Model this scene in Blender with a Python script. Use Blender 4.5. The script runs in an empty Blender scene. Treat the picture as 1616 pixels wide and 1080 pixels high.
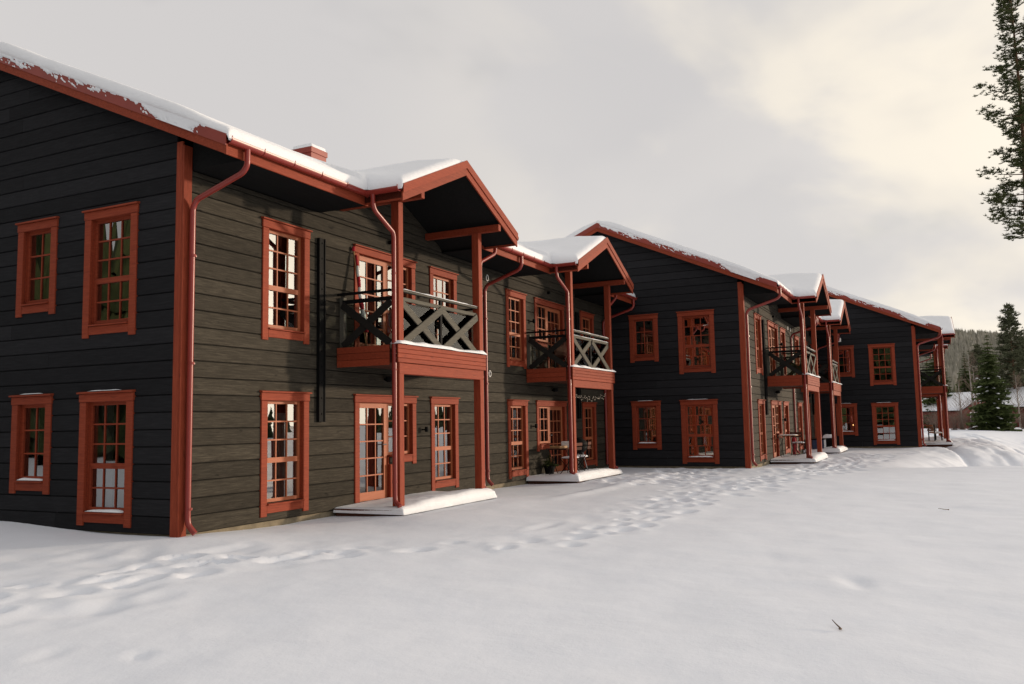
import bpy, math, random
import numpy as np
from mathutils import Matrix, Vector

# ------------------------------------------------------------------ camera, sky, sun, exposure
scene = bpy.context.scene
COL = scene.collection
R = math.radians

cam_d = bpy.data.cameras.new('camera')
cam_d.sensor_width = 36.0
cam_d.lens = 36.0 * 1339.3 / 1616.0
cam_d.clip_end = 6000.0
cam_d.clip_start = 0.05
cam = bpy.data.objects.new('camera', cam_d)
COL.objects.link(cam)
_yaw, _pitch, _roll = R(26.049), R(5.387), R(-1.057)
_fw = Vector((math.cos(_pitch) * math.cos(_yaw), math.cos(_pitch) * math.sin(_yaw), math.sin(_pitch)))
_rt = Vector((math.sin(_yaw), -math.cos(_yaw), 0.0))
_up = _rt.cross(_fw)
_c, _s = math.cos(_roll), math.sin(_roll)
_r2, _u2 = _c * _rt + _s * _up, -_s * _rt + _c * _up
M4 = Matrix.Identity(4)
for i in range(3):
    M4[i][0], M4[i][1], M4[i][2] = _r2[i], _u2[i], -_fw[i]
M4[0][3], M4[1][3], M4[2][3] = -8.986, -9.787, 1.756
cam.matrix_world = M4
scene.camera = cam

SUN = Vector((0.985, -1.0, 0.165)).normalized()          # towards the sun
SUN_EL = math.asin(SUN.z)
SUN_ROT = math.atan2(SUN.x, SUN.y)

world = bpy.data.worlds.new('World')
scene.world = world
world.use_nodes = True
WN, WL = world.node_tree.nodes, world.node_tree.links
WN.clear()


def wn(t, **kw):
    n = WN.new(t)
    for k, v in kw.items():
        setattr(n, k, v)
    return n


def wmath(op, a, b=None, clamp=False):
    n = wn('ShaderNodeMath', operation=op, use_clamp=clamp)
    for i, v in enumerate((a, b)):
        if v is None:
            continue
        if isinstance(v, (int, float)):
            n.inputs[i].default_value = v
        else:
            WL.new(v, n.inputs[i])
    return n.outputs[0]


def wmix(fac, a, b):
    n = wn('ShaderNodeMix', data_type='RGBA')
    for i, v in ((0, fac), (6, a), (7, b)):
        if isinstance(v, (int, float)):
            n.inputs[i].default_value = v
        elif isinstance(v, tuple):
            n.inputs[i].default_value = v + (1.0,)
        else:
            WL.new(v, n.inputs[i])
    return n.outputs[2]


SKY_STRENGTH = 0.1
w_out = wn('ShaderNodeOutputWorld')
w_bg = wn('ShaderNodeBackground')
w_bg.inputs['Strength'].default_value = SKY_STRENGTH
w_sky = wn('ShaderNodeTexSky', sky_type='NISHITA', sun_disc=False)
w_sky.sun_elevation = SUN_EL
w_sky.sun_rotation = SUN_ROT
w_tc = wn('ShaderNodeTexCoord')
w_sep = wn('ShaderNodeSeparateXYZ')
WL.new(w_tc.outputs['Generated'], w_sep.inputs[0])
zc = wmath('MAXIMUM', w_sep.outputs[2], 0.0)
den = wmath('ADD', zc, 0.38)
w_cmb = wn('ShaderNodeCombineXYZ')
WL.new(wmath('DIVIDE', w_sep.outputs[0], den), w_cmb.inputs[0])
WL.new(wmath('DIVIDE', w_sep.outputs[1], den), w_cmb.inputs[1])


def wnoise(scale, detail, rough, off, dist=0.0):
    mp = wn('ShaderNodeMapping')
    mp.inputs['Location'].default_value = off
    WL.new(w_cmb.outputs[0], mp.inputs[0])
    n = wn('ShaderNodeTexNoise')
    n.inputs['Scale'].default_value = scale
    n.inputs['Detail'].default_value = detail
    n.inputs['Roughness'].default_value = rough
    n.inputs['Distortion'].default_value = dist
    WL.new(mp.outputs[0], n.inputs['Vector'])
    return n.outputs['Fac']


def wramp(v, lo, hi):
    n = wn('ShaderNodeMapRange', interpolation_type='SMOOTHSTEP')
    n.inputs['From Min'].default_value = lo
    n.inputs['From Max'].default_value = hi
    WL.new(v, n.inputs['Value'])
    return n.outputs['Result']


K = 1.0 / SKY_STRENGTH
def ck(r, g, b):
    return (r * K, g * K, b * K)


cloud = wmix(wramp(wnoise(0.7, 3, 0.5, (3.1, 1.7, 0)), 0.36, 0.66), ck(0.605, 0.585, 0.58), ck(0.675, 0.65, 0.632))
dotp = wn('ShaderNodeVectorMath', operation='DOT_PRODUCT')
WL.new(w_tc.outputs['Generated'], dotp.inputs[0])
dotp.inputs[1].default_value = SUN
dsun = wmath('MAXIMUM', dotp.outputs['Value'], 0.0)
side = wramp(dotp.outputs['Value'], 0.12, 0.80)         # the half of the sky towards the sun
bright = wmath('MULTIPLY', wramp(wnoise(2.1, 5, 0.5, (0.4, 5.2, 0), 0.3), 0.44, 0.62), side)
cloud = wmix(bright, cloud, ck(0.87, 0.80, 0.69))
dark = wmath('MULTIPLY', wramp(wnoise(1.7, 4, 0.5, (7.3, 2.2, 0), 0.3), 0.50, 0.68), wmath('MULTIPLY', side, 0.36))
cloud = wmix(dark, cloud, ck(0.47, 0.47, 0.495))
glow = wmath('ADD', wmath('MULTIPLY', wmath('POWER', dsun, 26.0), 2.4 * K), wmath('MULTIPLY', wmath('POWER', dsun, 5.0), 0.36 * K))
gcol = wn('ShaderNodeVectorMath', operation='SCALE')
gcol.inputs[0].default_value = (1.0, 0.86, 0.64)
WL.new(glow, gcol.inputs['Scale'])
gadd = wn('ShaderNodeVectorMath', operation='ADD')
WL.new(cloud, gadd.inputs[0])
WL.new(gcol.outputs[0], gadd.inputs[1])
gap = wmath('MULTIPLY', wramp(wnoise(1.9, 4, 0.5, (2.3, 9.1, 0), 0.3), 0.60, 0.74), 0.2)
cover = wmath('SUBTRACT', 1.0, gap)
WL.new(wmix(cover, w_sky.outputs[0], gadd.outputs[0]), w_bg.inputs['Color'])
WL.new(w_bg.outputs[0], w_out.inputs['Surface'])

sun_d = bpy.data.lights.new('sun', 'SUN')
sun_d.energy = 2.6
sun_d.angle = R(2.6)
sun_d.color = (1.0, 0.80, 0.60)
sun = bpy.data.objects.new('sun', sun_d)
COL.objects.link(sun)
sun.location = SUN * 60
sun.rotation_euler = SUN.to_track_quat('Z', 'Y').to_euler()

vs = scene.view_settings
scene.display_settings.display_device = 'sRGB'
vs.view_transform = 'Standard'
vs.look = 'None'
vs.exposure = 0.1
vs.gamma = 1.0
vs.use_curve_mapping = False
scene.render.engine = 'CYCLES'
scene.cycles.max_bounces = 8
scene.cycles.diffuse_bounces = 3
scene.cycles.glossy_bounces = 4
scene.cycles.transparent_max_bounces = 16
scene.cycles.caustics_reflective = False
scene.cycles.caustics_refractive = False
scene.cycles.use_denoising = True
scene.cycles.sample_clamp_indirect = 8.0

# ------------------------------------------------------------------ helpers
class MB:
    """collects faces, links them as one mesh object"""
    def __init__(s):
        s.v, s.f = [], []

    def add(s, vs_, fs):
        o = len(s.v)
        s.v.extend([tuple(map(float, p)) for p in vs_])
        s.f.extend([tuple(i + o for i in f) for f in fs])
        return s

    def box(s, x0, x1, y0, y1, z0, z1):
        return s.add([(x0, y0, z0), (x1, y0, z0), (x1, y1, z0), (x0, y1, z0), (x0, y0, z1), (x1, y0, z1), (x1, y1, z1), (x0, y1, z1)],
                     [(0, 3, 2, 1), (4, 5, 6, 7), (0, 1, 5, 4), (1, 2, 6, 5), (2, 3, 7, 6), (3, 0, 4, 7)])

    def cbox(s, x0, x1, y0, y1, z0, z1, c=0.006):
        """box with chamfered long vertical/horizontal outer edges (cheap bevel)"""
        vs_ = []
        for z, k in ((z0, c), (z0 + c, 0), (z1 - c, 0), (z1, c)):
            a, b, e, g = x0 + k, x1 - k, y0 + k, y1 - k
            q = c if k == 0 else 0
            vs_ += [(a + q, e, z), (b - q, e, z), (b, e + q, z), (b, g - q, z), (b - q, g, z), (a + q, g, z), (a, g - q, z), (a, e + q, z)]
        fs = [tuple(range(7, -1, -1)), tuple(range(24, 32))]
        for r_ in range(3):
            for i in range(8):
                j = (i + 1) % 8
                fs.append((r_ * 8 + i, r_ * 8 + j, (r_ + 1) * 8 + j, (r_ + 1) * 8 + i))
        return s.add(vs_, fs)

    def prism(s, poly, axis, a, b):
        """extrude 2d polygon along axis 'x','y' or 'z' from a to b"""
        n = len(poly)
        def P(p, t):
            return {'x': (t, p[0], p[1]), 'y': (p[0], t, p[1]), 'z': (p[0], p[1], t)}[axis]
        vs_ = [P(p, a) for p in poly] + [P(p, b) for p in poly]
        fs = [tuple(range(n))[::-1], tuple(range(n, 2 * n))] + [(i, (i + 1) % n, n + (i + 1) % n, n + i) for i in range(n)]
        return s.add(vs_, fs)

    def bar(s, p0, p1, w, h, up=(0, 0, 1)):
        """square timber from p0 to p1, w across, h along up"""
        p0, p1 = Vector(p0), Vector(p1)
        d = (p1 - p0).normalized()
        upv = Vector(up)
        sd = d.cross(upv).normalized()
        upv = sd.cross(d).normalized()
        vs_ = []
        for p in (p0, p1):
            for a, b in ((-1, -1), (1, -1), (1, 1), (-1, 1)):
                vs_.append(p + sd * (a * w / 2) + upv * (b * h / 2))
        return s.add(vs_, [(0, 3, 2, 1), (4, 5, 6, 7), (0, 1, 5, 4), (1, 2, 6, 5), (2, 3, 7, 6), (3, 0, 4, 7)])

    def tube(s, pts, r, n=10, caps=True):
        pts = [Vector(p) for p in pts]
        rad = r if isinstance(r, (list, tuple)) else [r] * len(pts)
        ref = Vector((0.31, 0.17, 0.93))
        base = len(s.v)
        for i, p in enumerate(pts):
            d = (pts[min(i + 1, len(pts) - 1)] - pts[max(i - 1, 0)]).normalized()
            if abs(d.dot(ref)) > 0.97:
                ref = Vector((1, 0.1, 0.05))
            u = d.cross(ref).normalized()
            w_ = d.cross(u)
            for k in range(n):
                a = 2 * math.pi * k / n
                s.v.append(tuple(p + u * (rad[i] * math.cos(a)) + w_ * (rad[i] * math.sin(a))))
        for i in range(len(pts) - 1):
            for k in range(n):
                k2 = (k + 1) % n
                s.f.append((base + i * n + k, base + i * n + k2, base + (i + 1) * n + k2, base + (i + 1) * n + k))
        if caps:
            s.f.append(tuple(base + k for k in range(n))[::-1])
            s.f.append(tuple(base + (len(pts) - 1) * n + k for k in range(n)))
        return s

    def lathe(s, prof, cx=0, cy=0, n=14):
        vs_, fs = [], []
        for r_, z in prof:
            for k in range(n):
                a = 2 * math.pi * k / n
                vs_.append((cx + r_ * math.cos(a), cy + r_ * math.sin(a), z))
        for i in range(len(prof) - 1):
            for k in range(n):
                k2 = (k + 1) % n
                fs.append((i * n + k, i * n + k2, (i + 1) * n + k2, (i + 1) * n + k))
        fs.append(tuple(range(n))[::-1])
        fs.append(tuple(range((len(prof) - 1) * n, len(prof) * n)))
        return s.add(vs_, fs)

    def mesh(s, name, mat, smooth=False):
        me = bpy.data.meshes.new(name)
        me.from_pydata(s.v, [], s.f)
        me.materials.append(mat)
        if smooth:
            me.polygons.foreach_set('use_smooth', [True] * len(me.polygons))
            if smooth == 'auto':
                try:
                    me.set_sharp_from_angle(angle=R(40))
                except Exception:
                    pass
        me.update()
        return me

    def build(s, name, mat, parent=None, smooth=False):
        return link(name, s.mesh(name, mat, smooth), parent)


def link(name, me, parent=None, loc=None, rz=None):
    o = bpy.data.objects.new(name, me)
    COL.objects.link(o)
    if parent is not None:
        o.parent = parent
    if loc is not None:
        o.location = loc
    if rz is not None:
        o.rotation_euler = (0, 0, rz)
    return o


def np_mesh(name, verts, faces, mat, smooth=True):
    """verts (n,3), faces (m,k) numpy"""
    me = bpy.data.meshes.new(name)
    m, k = faces.shape
    me.vertices.add(len(verts))
    me.vertices.foreach_set('co', np.ascontiguousarray(verts, dtype=np.float32).ravel())
    me.loops.add(m * k)
    me.loops.foreach_set('vertex_index', np.ascontiguousarray(faces, dtype=np.int32).ravel())
    me.polygons.add(m)
    me.polygons.foreach_set('loop_start', np.arange(0, m * k, k, dtype=np.int32))
    me.polygons.foreach_set('use_smooth', np.full(m, smooth, dtype=bool))
    me.materials.append(mat)
    me.update(calc_edges=True)
    me.validate()
    return me


def thing(name, label, cat, loc=(0, 0, 0), rz=0.0, group=None):
    o = link(name, None, None, loc, rz)
    return tag(o, label, cat, group)


def tag(o, label, cat, group=None):
    o['label'] = label
    o['category'] = cat
    if group:
        o['group'] = group
    return o


def copy_tree(o, parent=None):
    c = o.copy()
    COL.objects.link(c)
    if parent is not None:
        c.parent = parent
    for ch in list(o.children):
        copy_tree(ch, c)
    return c


def vnoise(x, y, seed=0):
    """smooth 2d value noise in 0..1"""
    x = np.asarray(x, float); y = np.asarray(y, float)
    xi = np.floor(x).astype(np.int64); yi = np.floor(y).astype(np.int64)
    fx = x - xi; fy = y - yi
    fx = fx * fx * (3 - 2 * fx); fy = fy * fy * (3 - 2 * fy)
    def h(a, b):
        n = (a * 374761393 + b * 668265263 + seed * 974711) & 0xffffffff
        n = ((n ^ (n >> 13)) * 1274126177) & 0xffffffff
        return ((n ^ (n >> 16)) & 0xffff) / 65535.0
    a, b, c, d = h(xi, yi), h(xi + 1, yi), h(xi, yi + 1), h(xi + 1, yi + 1)
    return (a * (1 - fx) + b * fx) * (1 - fy) + (c * (1 - fx) + d * fx) * fy


def fbm(x, y, seed=0, oct_=4):
    t, a, tot = 0.0, 1.0, 0.0
    for i in range(oct_):
        t = t + a * vnoise(np.asarray(x) * 2 ** i, np.asarray(y) * 2 ** i, seed + i * 17)
        tot += a
        a *= 0.5
    return t / tot


def sstep(a, b, x):
    t = np.clip((np.asarray(x, float) - a) / (b - a), 0, 1)
    return t * t * (3 - 2 * t)


# ------------------------------------------------------------------ materials
def new_mat(name):
    m = bpy.data.materials.new(name)
    m.use_nodes = True
    nt = m.node_tree
    return m, nt.nodes, nt.links, nt.nodes['Principled BSDF']


def tex(N, L, scale_xyz, nscale, detail=4, rough=0.55, kind='Object', rand=0.0):
    tc = N.new('ShaderNodeTexCoord')
    mp = N.new('ShaderNodeMapping')
    mp.inputs['Scale'].default_value = scale_xyz
    L.new(tc.outputs[kind], mp.inputs[0])
    if rand:
        oi = N.new('ShaderNodeObjectInfo')
        mm = N.new('ShaderNodeMath'); mm.operation = 'MULTIPLY'; mm.inputs[1].default_value = rand
        L.new(oi.outputs['Random'], mm.inputs[0])
        L.new(mm.outputs[0], mp.inputs['Location'])
    n = N.new('ShaderNodeTexNoise')
    n.inputs['Scale'].default_value = nscale
    n.inputs['Detail'].default_value = detail
    n.inputs['Roughness'].default_value = rough
    L.new(mp.outputs[0], n.inputs['Vector'])
    return n.outputs['Fac']


def ramp(N, L, v, stops):
    n = N.new('ShaderNodeValToRGB')
    el = n.color_ramp.elements
    while len(el) < len(stops):
        el.new(0.5)
    for e, (p, c) in zip(el, stops):
        e.position = p
        e.color = tuple(c) + (1.0,)
    L.new(v, n.inputs[0])
    return n.outputs[0]


def mixc(N, L, fac, a, b, mode='MIX'):
    n = N.new('ShaderNodeMix'); n.data_type = 'RGBA'; n.blend_type = mode
    for i, v in ((0, fac), (6, a), (7, b)):
        if isinstance(v, (int, float)):
            n.inputs[i].default_value = v
        elif isinstance(v, tuple):
            n.inputs[i].default_value = v + (1.0,)
        else:
            L.new(v, n.inputs[i])
    return n.outputs[2]


def bump(N, L, B, h, strength, dist=0.02):
    b = N.new('ShaderNodeBump')
    b.inputs['Strength'].default_value = strength
    b.inputs['Distance'].default_value = dist
    L.new(h, b.inputs['Height'])
    L.new(b.outputs[0], B.inputs['Normal'])


def wood_mat(name, dark, mid, light, rough=0.75, spec=0.25, along='x', rand=9.0, var=0.35, knots=0.5, bstr=0.35):
    m, N, L, B = new_mat(name)
    sc = {'x': (1.1, 9, 17), 'z': (17, 14, 1.1)}[along]
    g = tex(N, L, sc, 3.0, 6, 0.72, rand=rand)
    col = ramp(N, L, g, [(0.28, dark), (0.5, mid), (0.74, light)])
    sc2 = {'x': (2.6, 9, 9), 'z': (9, 9, 2.6)}[along]
    k = tex(N, L, sc2, 1.7, 3, 0.5, rand=rand * 1.7)
    kn = N.new('ShaderNodeMapRange'); kn.inputs['From Min'].default_value = 0.64; kn.inputs['From Max'].default_value = 0.76
    L.new(k, kn.inputs['Value'])
    km = N.new('ShaderNodeMath'); km.operation = 'MULTIPLY'; km.inputs[1].default_value = knots
    L.new(kn.outputs[0], km.inputs[0])
    col = mixc(N, L, km.outputs[0], col, tuple(c * 0.45 for c in dark))
    oi = N.new('ShaderNodeObjectInfo')
    mr = N.new('ShaderNodeMapRange')
    mr.inputs['To Min'].default_value = 1.0 - var; mr.inputs['To Max'].default_value = 1.0 + var
    L.new(oi.outputs['Random'], mr.inputs['Value'])
    hsv = N.new('ShaderNodeHueSaturation')
    L.new(mr.outputs[0], hsv.inputs['Value'])
    L.new(col, hsv.inputs['Color'])
    L.new(hsv.outputs[0], B.inputs['Base Color'])
    B.inputs['Roughness'].default_value = rough
    B.inputs['Specular IOR Level'].default_value = spec
    bump(N, L, B, g, bstr, 0.012)
    return m


M_FACADE = wood_mat('weathered_dark_timber', (0.021, 0.0178, 0.0130), (0.038, 0.0325, 0.0240), (0.076, 0.066, 0.0495), 0.8, 0.14, var=0.24, knots=0.9)
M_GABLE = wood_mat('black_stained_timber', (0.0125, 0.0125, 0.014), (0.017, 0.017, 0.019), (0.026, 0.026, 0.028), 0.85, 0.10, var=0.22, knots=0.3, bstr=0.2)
M_RED = wood_mat('red_painted_timber', (0.175, 0.029, 0.0125), (0.242, 0.041, 0.0168), (0.31, 0.062, 0.026), 0.68, 0.2, var=0.10, knots=0.5, bstr=0.3)
M_REDV = wood_mat('red_painted_post', (0.175, 0.029, 0.0125), (0.242, 0.041, 0.0168), (0.31, 0.062, 0.026), 0.68, 0.2, along='z', var=0.10, knots=0.5, bstr=0.3)
M_SASH = wood_mat('orange_sash_timber', (0.33, 0.09, 0.036), (0.38, 0.11, 0.045), (0.43, 0.135, 0.06), 0.55, 0.3, var=0.05, knots=0.1, bstr=0.1)
M_SHADERAIL = wood_mat('shaded_side_railing', (0.010, 0.0095, 0.008), (0.015, 0.014, 0.012), (0.022, 0.021, 0.018), 0.75, 0.15, var=0.1)  # railing stain darkened for the side braces: their shade is in the colour
M_RAIL = wood_mat('dark_stained_railing', (0.062, 0.057, 0.045), (0.090, 0.083, 0.066), (0.125, 0.115, 0.090), 0.75, 0.2, var=0.1)
M_SOFFIT = wood_mat('black_soffit', (0.010, 0.010, 0.010), (0.013, 0.013, 0.013), (0.017, 0.017, 0.016), 0.9, 0.06, var=0.05, knots=0)


def plain(name, col, rough=0.5, metal=0.0, spec=0.4, var=0.12, nscale=6.0, bstr=0.0):
    m, N, L, B = new_mat(name)
    g = tex(N, L, (1, 1, 1), nscale, 4, 0.6)
    L.new(ramp(N, L, g, [(0.3, tuple(c * (1 - var) for c in col)), (0.7, tuple(min(1, c * (1 + var)) for c in col))]), B.inputs['Base Color'])
    B.inputs['Roughness'].default_value = rough
    B.inputs['Metallic'].default_value = metal
    B.inputs['Specular IOR Level'].default_value = spec
    if bstr:
        bump(N, L, B, g, bstr, 0.01)
    return m


M_PIPE = plain('red_lacquered_metal', (0.23, 0.026, 0.018), 0.34, 0.0, 0.5, 0.06, 2.0)
M_FLASH = plain('red_metal_flashing', (0.24, 0.036, 0.023), 0.5, 0.0, 0.4, 0.08, 2.0)
M_BLACK = plain('black_steel', (0.005, 0.005, 0.005), 0.7, 0.0, 0.12, 0.2, 8)
M_STEEL = plain('grey_steel', (0.35, 0.35, 0.35), 0.35, 0.9, 0.5, 0.1, 8)
M_CONC = plain('concrete_plinth', (0.21, 0.175, 0.12), 0.9, 0.0, 0.2, 0.25, 5, 0.3)
M_DECK = wood_mat('brown_deck_timber', (0.06, 0.022, 0.014), (0.085, 0.032, 0.02), (0.12, 0.05, 0.03), 0.8, 0.2)
M_ROOM = plain('dark_room_interior', (0.028, 0.022, 0.018), 0.9, 0, 0.1, 0.5, 1.2)
M_CURT = plain('pale_curtain', (0.62, 0.60, 0.56), 0.9, 0, 0.1, 0.05, 3)
M_GREENCURT = plain('pale_green_curtain', (0.50, 0.55, 0.45), 0.9, 0, 0.1, 0.05, 3)
M_WHITE = plain('white_plastic', (0.75, 0.75, 0.72), 0.5, 0, 0.4, 0.05, 4)
M_PALEWOOD = wood_mat('bare_pine_wood', (0.30, 0.17, 0.07), (0.38, 0.22, 0.10), (0.45, 0.28, 0.14), 0.6, 0.3)
M_BLUE = plain('blue_cover', (0.03, 0.05, 0.10), 0.6, 0, 0.3, 0.2, 5)
M_CABIN = wood_mat('red_cabin_timber', (0.13, 0.03, 0.025), (0.17, 0.04, 0.03), (0.21, 0.055, 0.04), 0.8, 0.2)
M_FLAGR = plain('red_cloth', (0.35, 0.02, 0.03), 0.8, 0, 0.2, 0.15, 10)

# snow
def snow_mat(name, base, grain=0.25, gscale=60.0, lump=0.35):
    m, N, L, B = new_mat(name)
    g = tex(N, L, (1, 1, 1), gscale, 3, 0.7)
    c = tex(N, L, (1, 1, 1), 1.4, 5, 0.6)
    L.new(ramp(N, L, c, [(0.3, tuple(x * 0.96 for x in base)), (0.7, base)]), B.inputs['Base Color'])
    B.inputs['Roughness'].default_value = 0.75
    B.inputs['Specular IOR Level'].default_value = 0.15
    mx = N.new('ShaderNodeMath'); mx.operation = 'MULTIPLY_ADD'
    mx.inputs[1].default_value = grain
    l2 = tex(N, L, (1, 1, 1), 7.0, 4, 0.55)
    lm = N.new('ShaderNodeMath'); lm.operation = 'MULTIPLY'; lm.inputs[1].default_value = lump
    L.new(l2, lm.inputs[0])
    L.new(g, mx.inputs[0]); L.new(lm.outputs[0], mx.inputs[2])
    bump(N, L, B, mx.outputs[0], 0.5, 0.03)
    return m


M_SNOW = snow_mat('ground_snow', (0.81, 0.845, 0.915), 0.08, 45.0, 0.28)
M_RSNOW = snow_mat('roof_snow', (0.83, 0.845, 0.875), 0.25, 60.0, 0.9)


def glass_mat(name, ior, tint, extra):
    m = bpy.data.materials.new(name)
    m.use_nodes = True
    N, L = m.node_tree.nodes, m.node_tree.links
    N.clear()
    out = N.new('ShaderNodeOutputMaterial')
    tr = N.new('ShaderNodeBsdfTransparent'); tr.inputs[0].default_value = tint + (1,)
    gl = N.new('ShaderNodeBsdfGlossy'); gl.inputs['Roughness'].default_value = 0.0
    gl.inputs['Color'].default_value = (1, 1, 1, 1)
    fr = N.new('ShaderNodeFresnel'); fr.inputs['IOR'].default_value = ior
    ad = N.new('ShaderNodeMath'); ad.operation = 'ADD'; ad.use_clamp = True; ad.inputs[1].default_value = extra
    L.new(fr.outputs[0], ad.inputs[0])
    mx = N.new('ShaderNodeMixShader')
    L.new(ad.outputs[0], mx.inputs[0]); L.new(tr.outputs[0], mx.inputs[1]); L.new(gl.outputs[0], mx.inputs[2])
    L.new(mx.outputs[0], out.inputs['Surface'])
    return m


M_GLASS = glass_mat('window_glass', 2.1, (0.48, 0.49, 0.47), 0.14)
M_CLEAR = bpy.data.materials.new('clear_glass_back')
M_CLEAR.use_nodes = True
_cn = M_CLEAR.node_tree.nodes
_cn.clear()
_ct = _cn.new('ShaderNodeBsdfTransparent')
M_CLEAR.node_tree.links.new(_ct.outputs[0], _cn.new('ShaderNodeOutputMaterial').inputs['Surface'])


def back_clear(me):
    # one reflecting face (the outer one, first in the mesh); back and edges are clear
    me.materials.append(M_CLEAR)
    for p in me.polygons:
        p.material_index = 0 if p.normal.y < -0.9 else 1
    return me


M_PANEL = glass_mat('balcony_glass', 1.33, (0.88, 0.91, 0.90), 0.0)


def emit_mat(name, col, strength):
    m, N, L, B = new_mat(name)
    B.inputs['Base Color'].default_value = col + (1,)
    B.inputs['Emission Color'].default_value = col + (1,)
    B.inputs['Emission Strength'].default_value = strength
    return m


M_BULB = emit_mat('lit_bulb', (1.0, 0.62, 0.28), 2.0)


def foliage_mat(name, dark, light, sc=1.2):
    m, N, L, B = new_mat(name)
    g = tex(N, L, (1, 1, 1), sc, 4, 0.6)
    g2 = tex(N, L, (1, 1, 1), sc * 9, 2, 0.6)
    a = N.new('ShaderNodeMath'); a.operation = 'MULTIPLY_ADD'; a.inputs[1].default_value = 0.5
    L.new(g2, a.inputs[0])
    h = N.new('ShaderNodeMath'); h.operation = 'MULTIPLY'; h.inputs[1].default_value = 0.5
    L.new(g, h.inputs[0]); L.new(h.outputs[0], a.inputs[2])
    L.new(ramp(N, L, a.outputs[0], [(0.36, dark), (0.64, light)]), B.inputs['Base Color'])
    B.inputs['Roughness'].default_value = 0.8
    B.inputs['Specular IOR Level'].default_value = 0.15
    return m


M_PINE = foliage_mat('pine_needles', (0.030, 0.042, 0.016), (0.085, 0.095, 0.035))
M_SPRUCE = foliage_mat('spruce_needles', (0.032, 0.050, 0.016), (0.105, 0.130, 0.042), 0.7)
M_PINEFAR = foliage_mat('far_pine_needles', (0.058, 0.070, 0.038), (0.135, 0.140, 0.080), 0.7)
M_HILLTREES = foliage_mat('snowy_hazed_forest', (0.21, 0.205, 0.16), (0.40, 0.375, 0.32), 0.02)  # snow dusting, and colour lightened further in place of distance haze
M_FOREST = foliage_mat('dark_forest', (0.025, 0.036, 0.016), (0.07, 0.085, 0.035), 0.1)
M_BARK = plain('pine_bark', (0.13, 0.075, 0.045), 0.9, 0, 0.15, 0.35, 4, 0.5)
M_BIRCH = plain('grey_birch_bark', (0.30, 0.27, 0.24), 0.85, 0, 0.15, 0.3, 3)
M_TWIG = plain('dry_twigs', (0.19, 0.14, 0.11), 0.9, 0, 0.15, 0.3, 3)

# ------------------------------------------------------------------ ground
HOUSES = [(0.0, 0.0, 0.0, 0.0), (18.166, -4.658, 0.02, R(-0.345)), (36.357, -9.331, 0.02, R(1.3))]


def to_local(x, y, H):
    c, s = math.cos(-H[3]), math.sin(-H[3])
    dx, dy = x - H[0], y - H[1]
    return c * dx - s * dy, s * dx + c * dy


def ground_base(x, y):
    z = 0.125 + 0.07 * (fbm(x * 0.16 + 3, y * 0.16 + 8, 5, 3) - 0.5) + 0.035 * (fbm(x * 0.7, y * 0.7, 9, 3) - 0.5)
    for H in HOUSES:
        lx, ly = to_local(x, y, H)
        w = np.exp(-((ly + 1.9) / 1.0) ** 2) * (sstep(2.4, 3.6, lx) - sstep(7.2, 8.6, lx) + sstep(10.6, 11.8, lx) - sstep(15.2, 16.6, lx))
        z = z + 0.05 * w
        # drift against the gable
        w = np.exp(-((lx + 0.3) / 1.4) ** 2) * sstep(0.0, 4.0, ly)
        z = z + (0.17 if H is HOUSES[0] else 0.07) * w + 0.07 * np.exp(-(lx / 1.2) ** 2 - ((ly + 0.2) / 1.5) ** 2)
    # bank on the right: the field drops behind its brow, then runs on to the trees
    e = x - 20.6 + 1.2 * (fbm(y * 0.35, x * 0.1, 3, 2) - 0.5) + 0.10 * (y + 11)
    ysd = sstep(-8.0, -12.4, y + 0.10 * (x - 21))
    lx, ly = to_local(x, y, HOUSES[2])
    keep = 1 - sstep(-6.5, -2.6, ly) * sstep(-6.0, 0.0, lx) * (1 - sstep(17, 22, lx))
    z = z + ysd * (0.05 * np.exp(-((e + 0.9) / 1.5) ** 2) - 1.0 * keep * sstep(0.0, 2.6, e) * (1 - sstep(26, 70, e)))
    # low drifts near the trees
    z = z + 0.5 * sstep(60, 100, np.hypot(x + 9, y + 10)) * (fbm(x * 0.06, y * 0.06, 21, 3) - 0.35)
    return z


def axis_lines(a, b, step, lo, hi, grow=1.16):
    L_ = list(np.arange(a, b + 1e-6, step))
    s_, v = step, a
    left = []
    while v > lo:
        s_ *= grow; v -= s_; left.append(v)
    s_, v = step, b
    right = []
    while v < hi:
        s_ *= grow; v += s_; right.append(v)
    return np.array(left[::-1] + L_ + right)


gx = axis_lines(-7.0, 31.0, 0.08, -2500, 31.1, 1.10)
gx = np.concatenate([gx[gx <= 31.0], axis_lines(31.15, 62.0, 0.16, 31.15, 2500, 1.10)])
gy = axis_lines(-18.0, 4.2, 0.075, -2500, 2500, 1.10)
GX, GY = np.meshgrid(gx, gy, indexing='ij')
GZ = ground_base(GX, GY)
_rng = np.random.default_rng(7)


def stamp(cx, cy, ang, l, w, depth, rim=0.35):
    global GZ
    rr = max(l, w) * 3
    i0, i1 = np.searchsorted(gx, [cx - rr, cx + rr]); j0, j1 = np.searchsorted(gy, [cy - rr, cy + rr])
    if i1 - i0 < 2 or j1 - j0 < 2:
        return
    X, Y = GX[i0:i1, j0:j1] - cx, GY[i0:i1, j0:j1] - cy
    u = (X * math.cos(ang) + Y * math.sin(ang)) / l
    v = (-X * math.sin(ang) + Y * math.cos(ang)) / w
    q = u * u + v * v
    depth *= 0.62
    q = q * (0.75 + 0.6 * fbm(GX[i0:i1, j0:j1] * 5, GY[i0:i1, j0:j1] * 5, 71, 2))
    GZ[i0:i1, j0:j1] += -depth * np.exp(-q ** 1.3) + depth * rim * np.exp(-((np.sqrt(q) - 1.6) / 0.45) ** 2)


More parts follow.
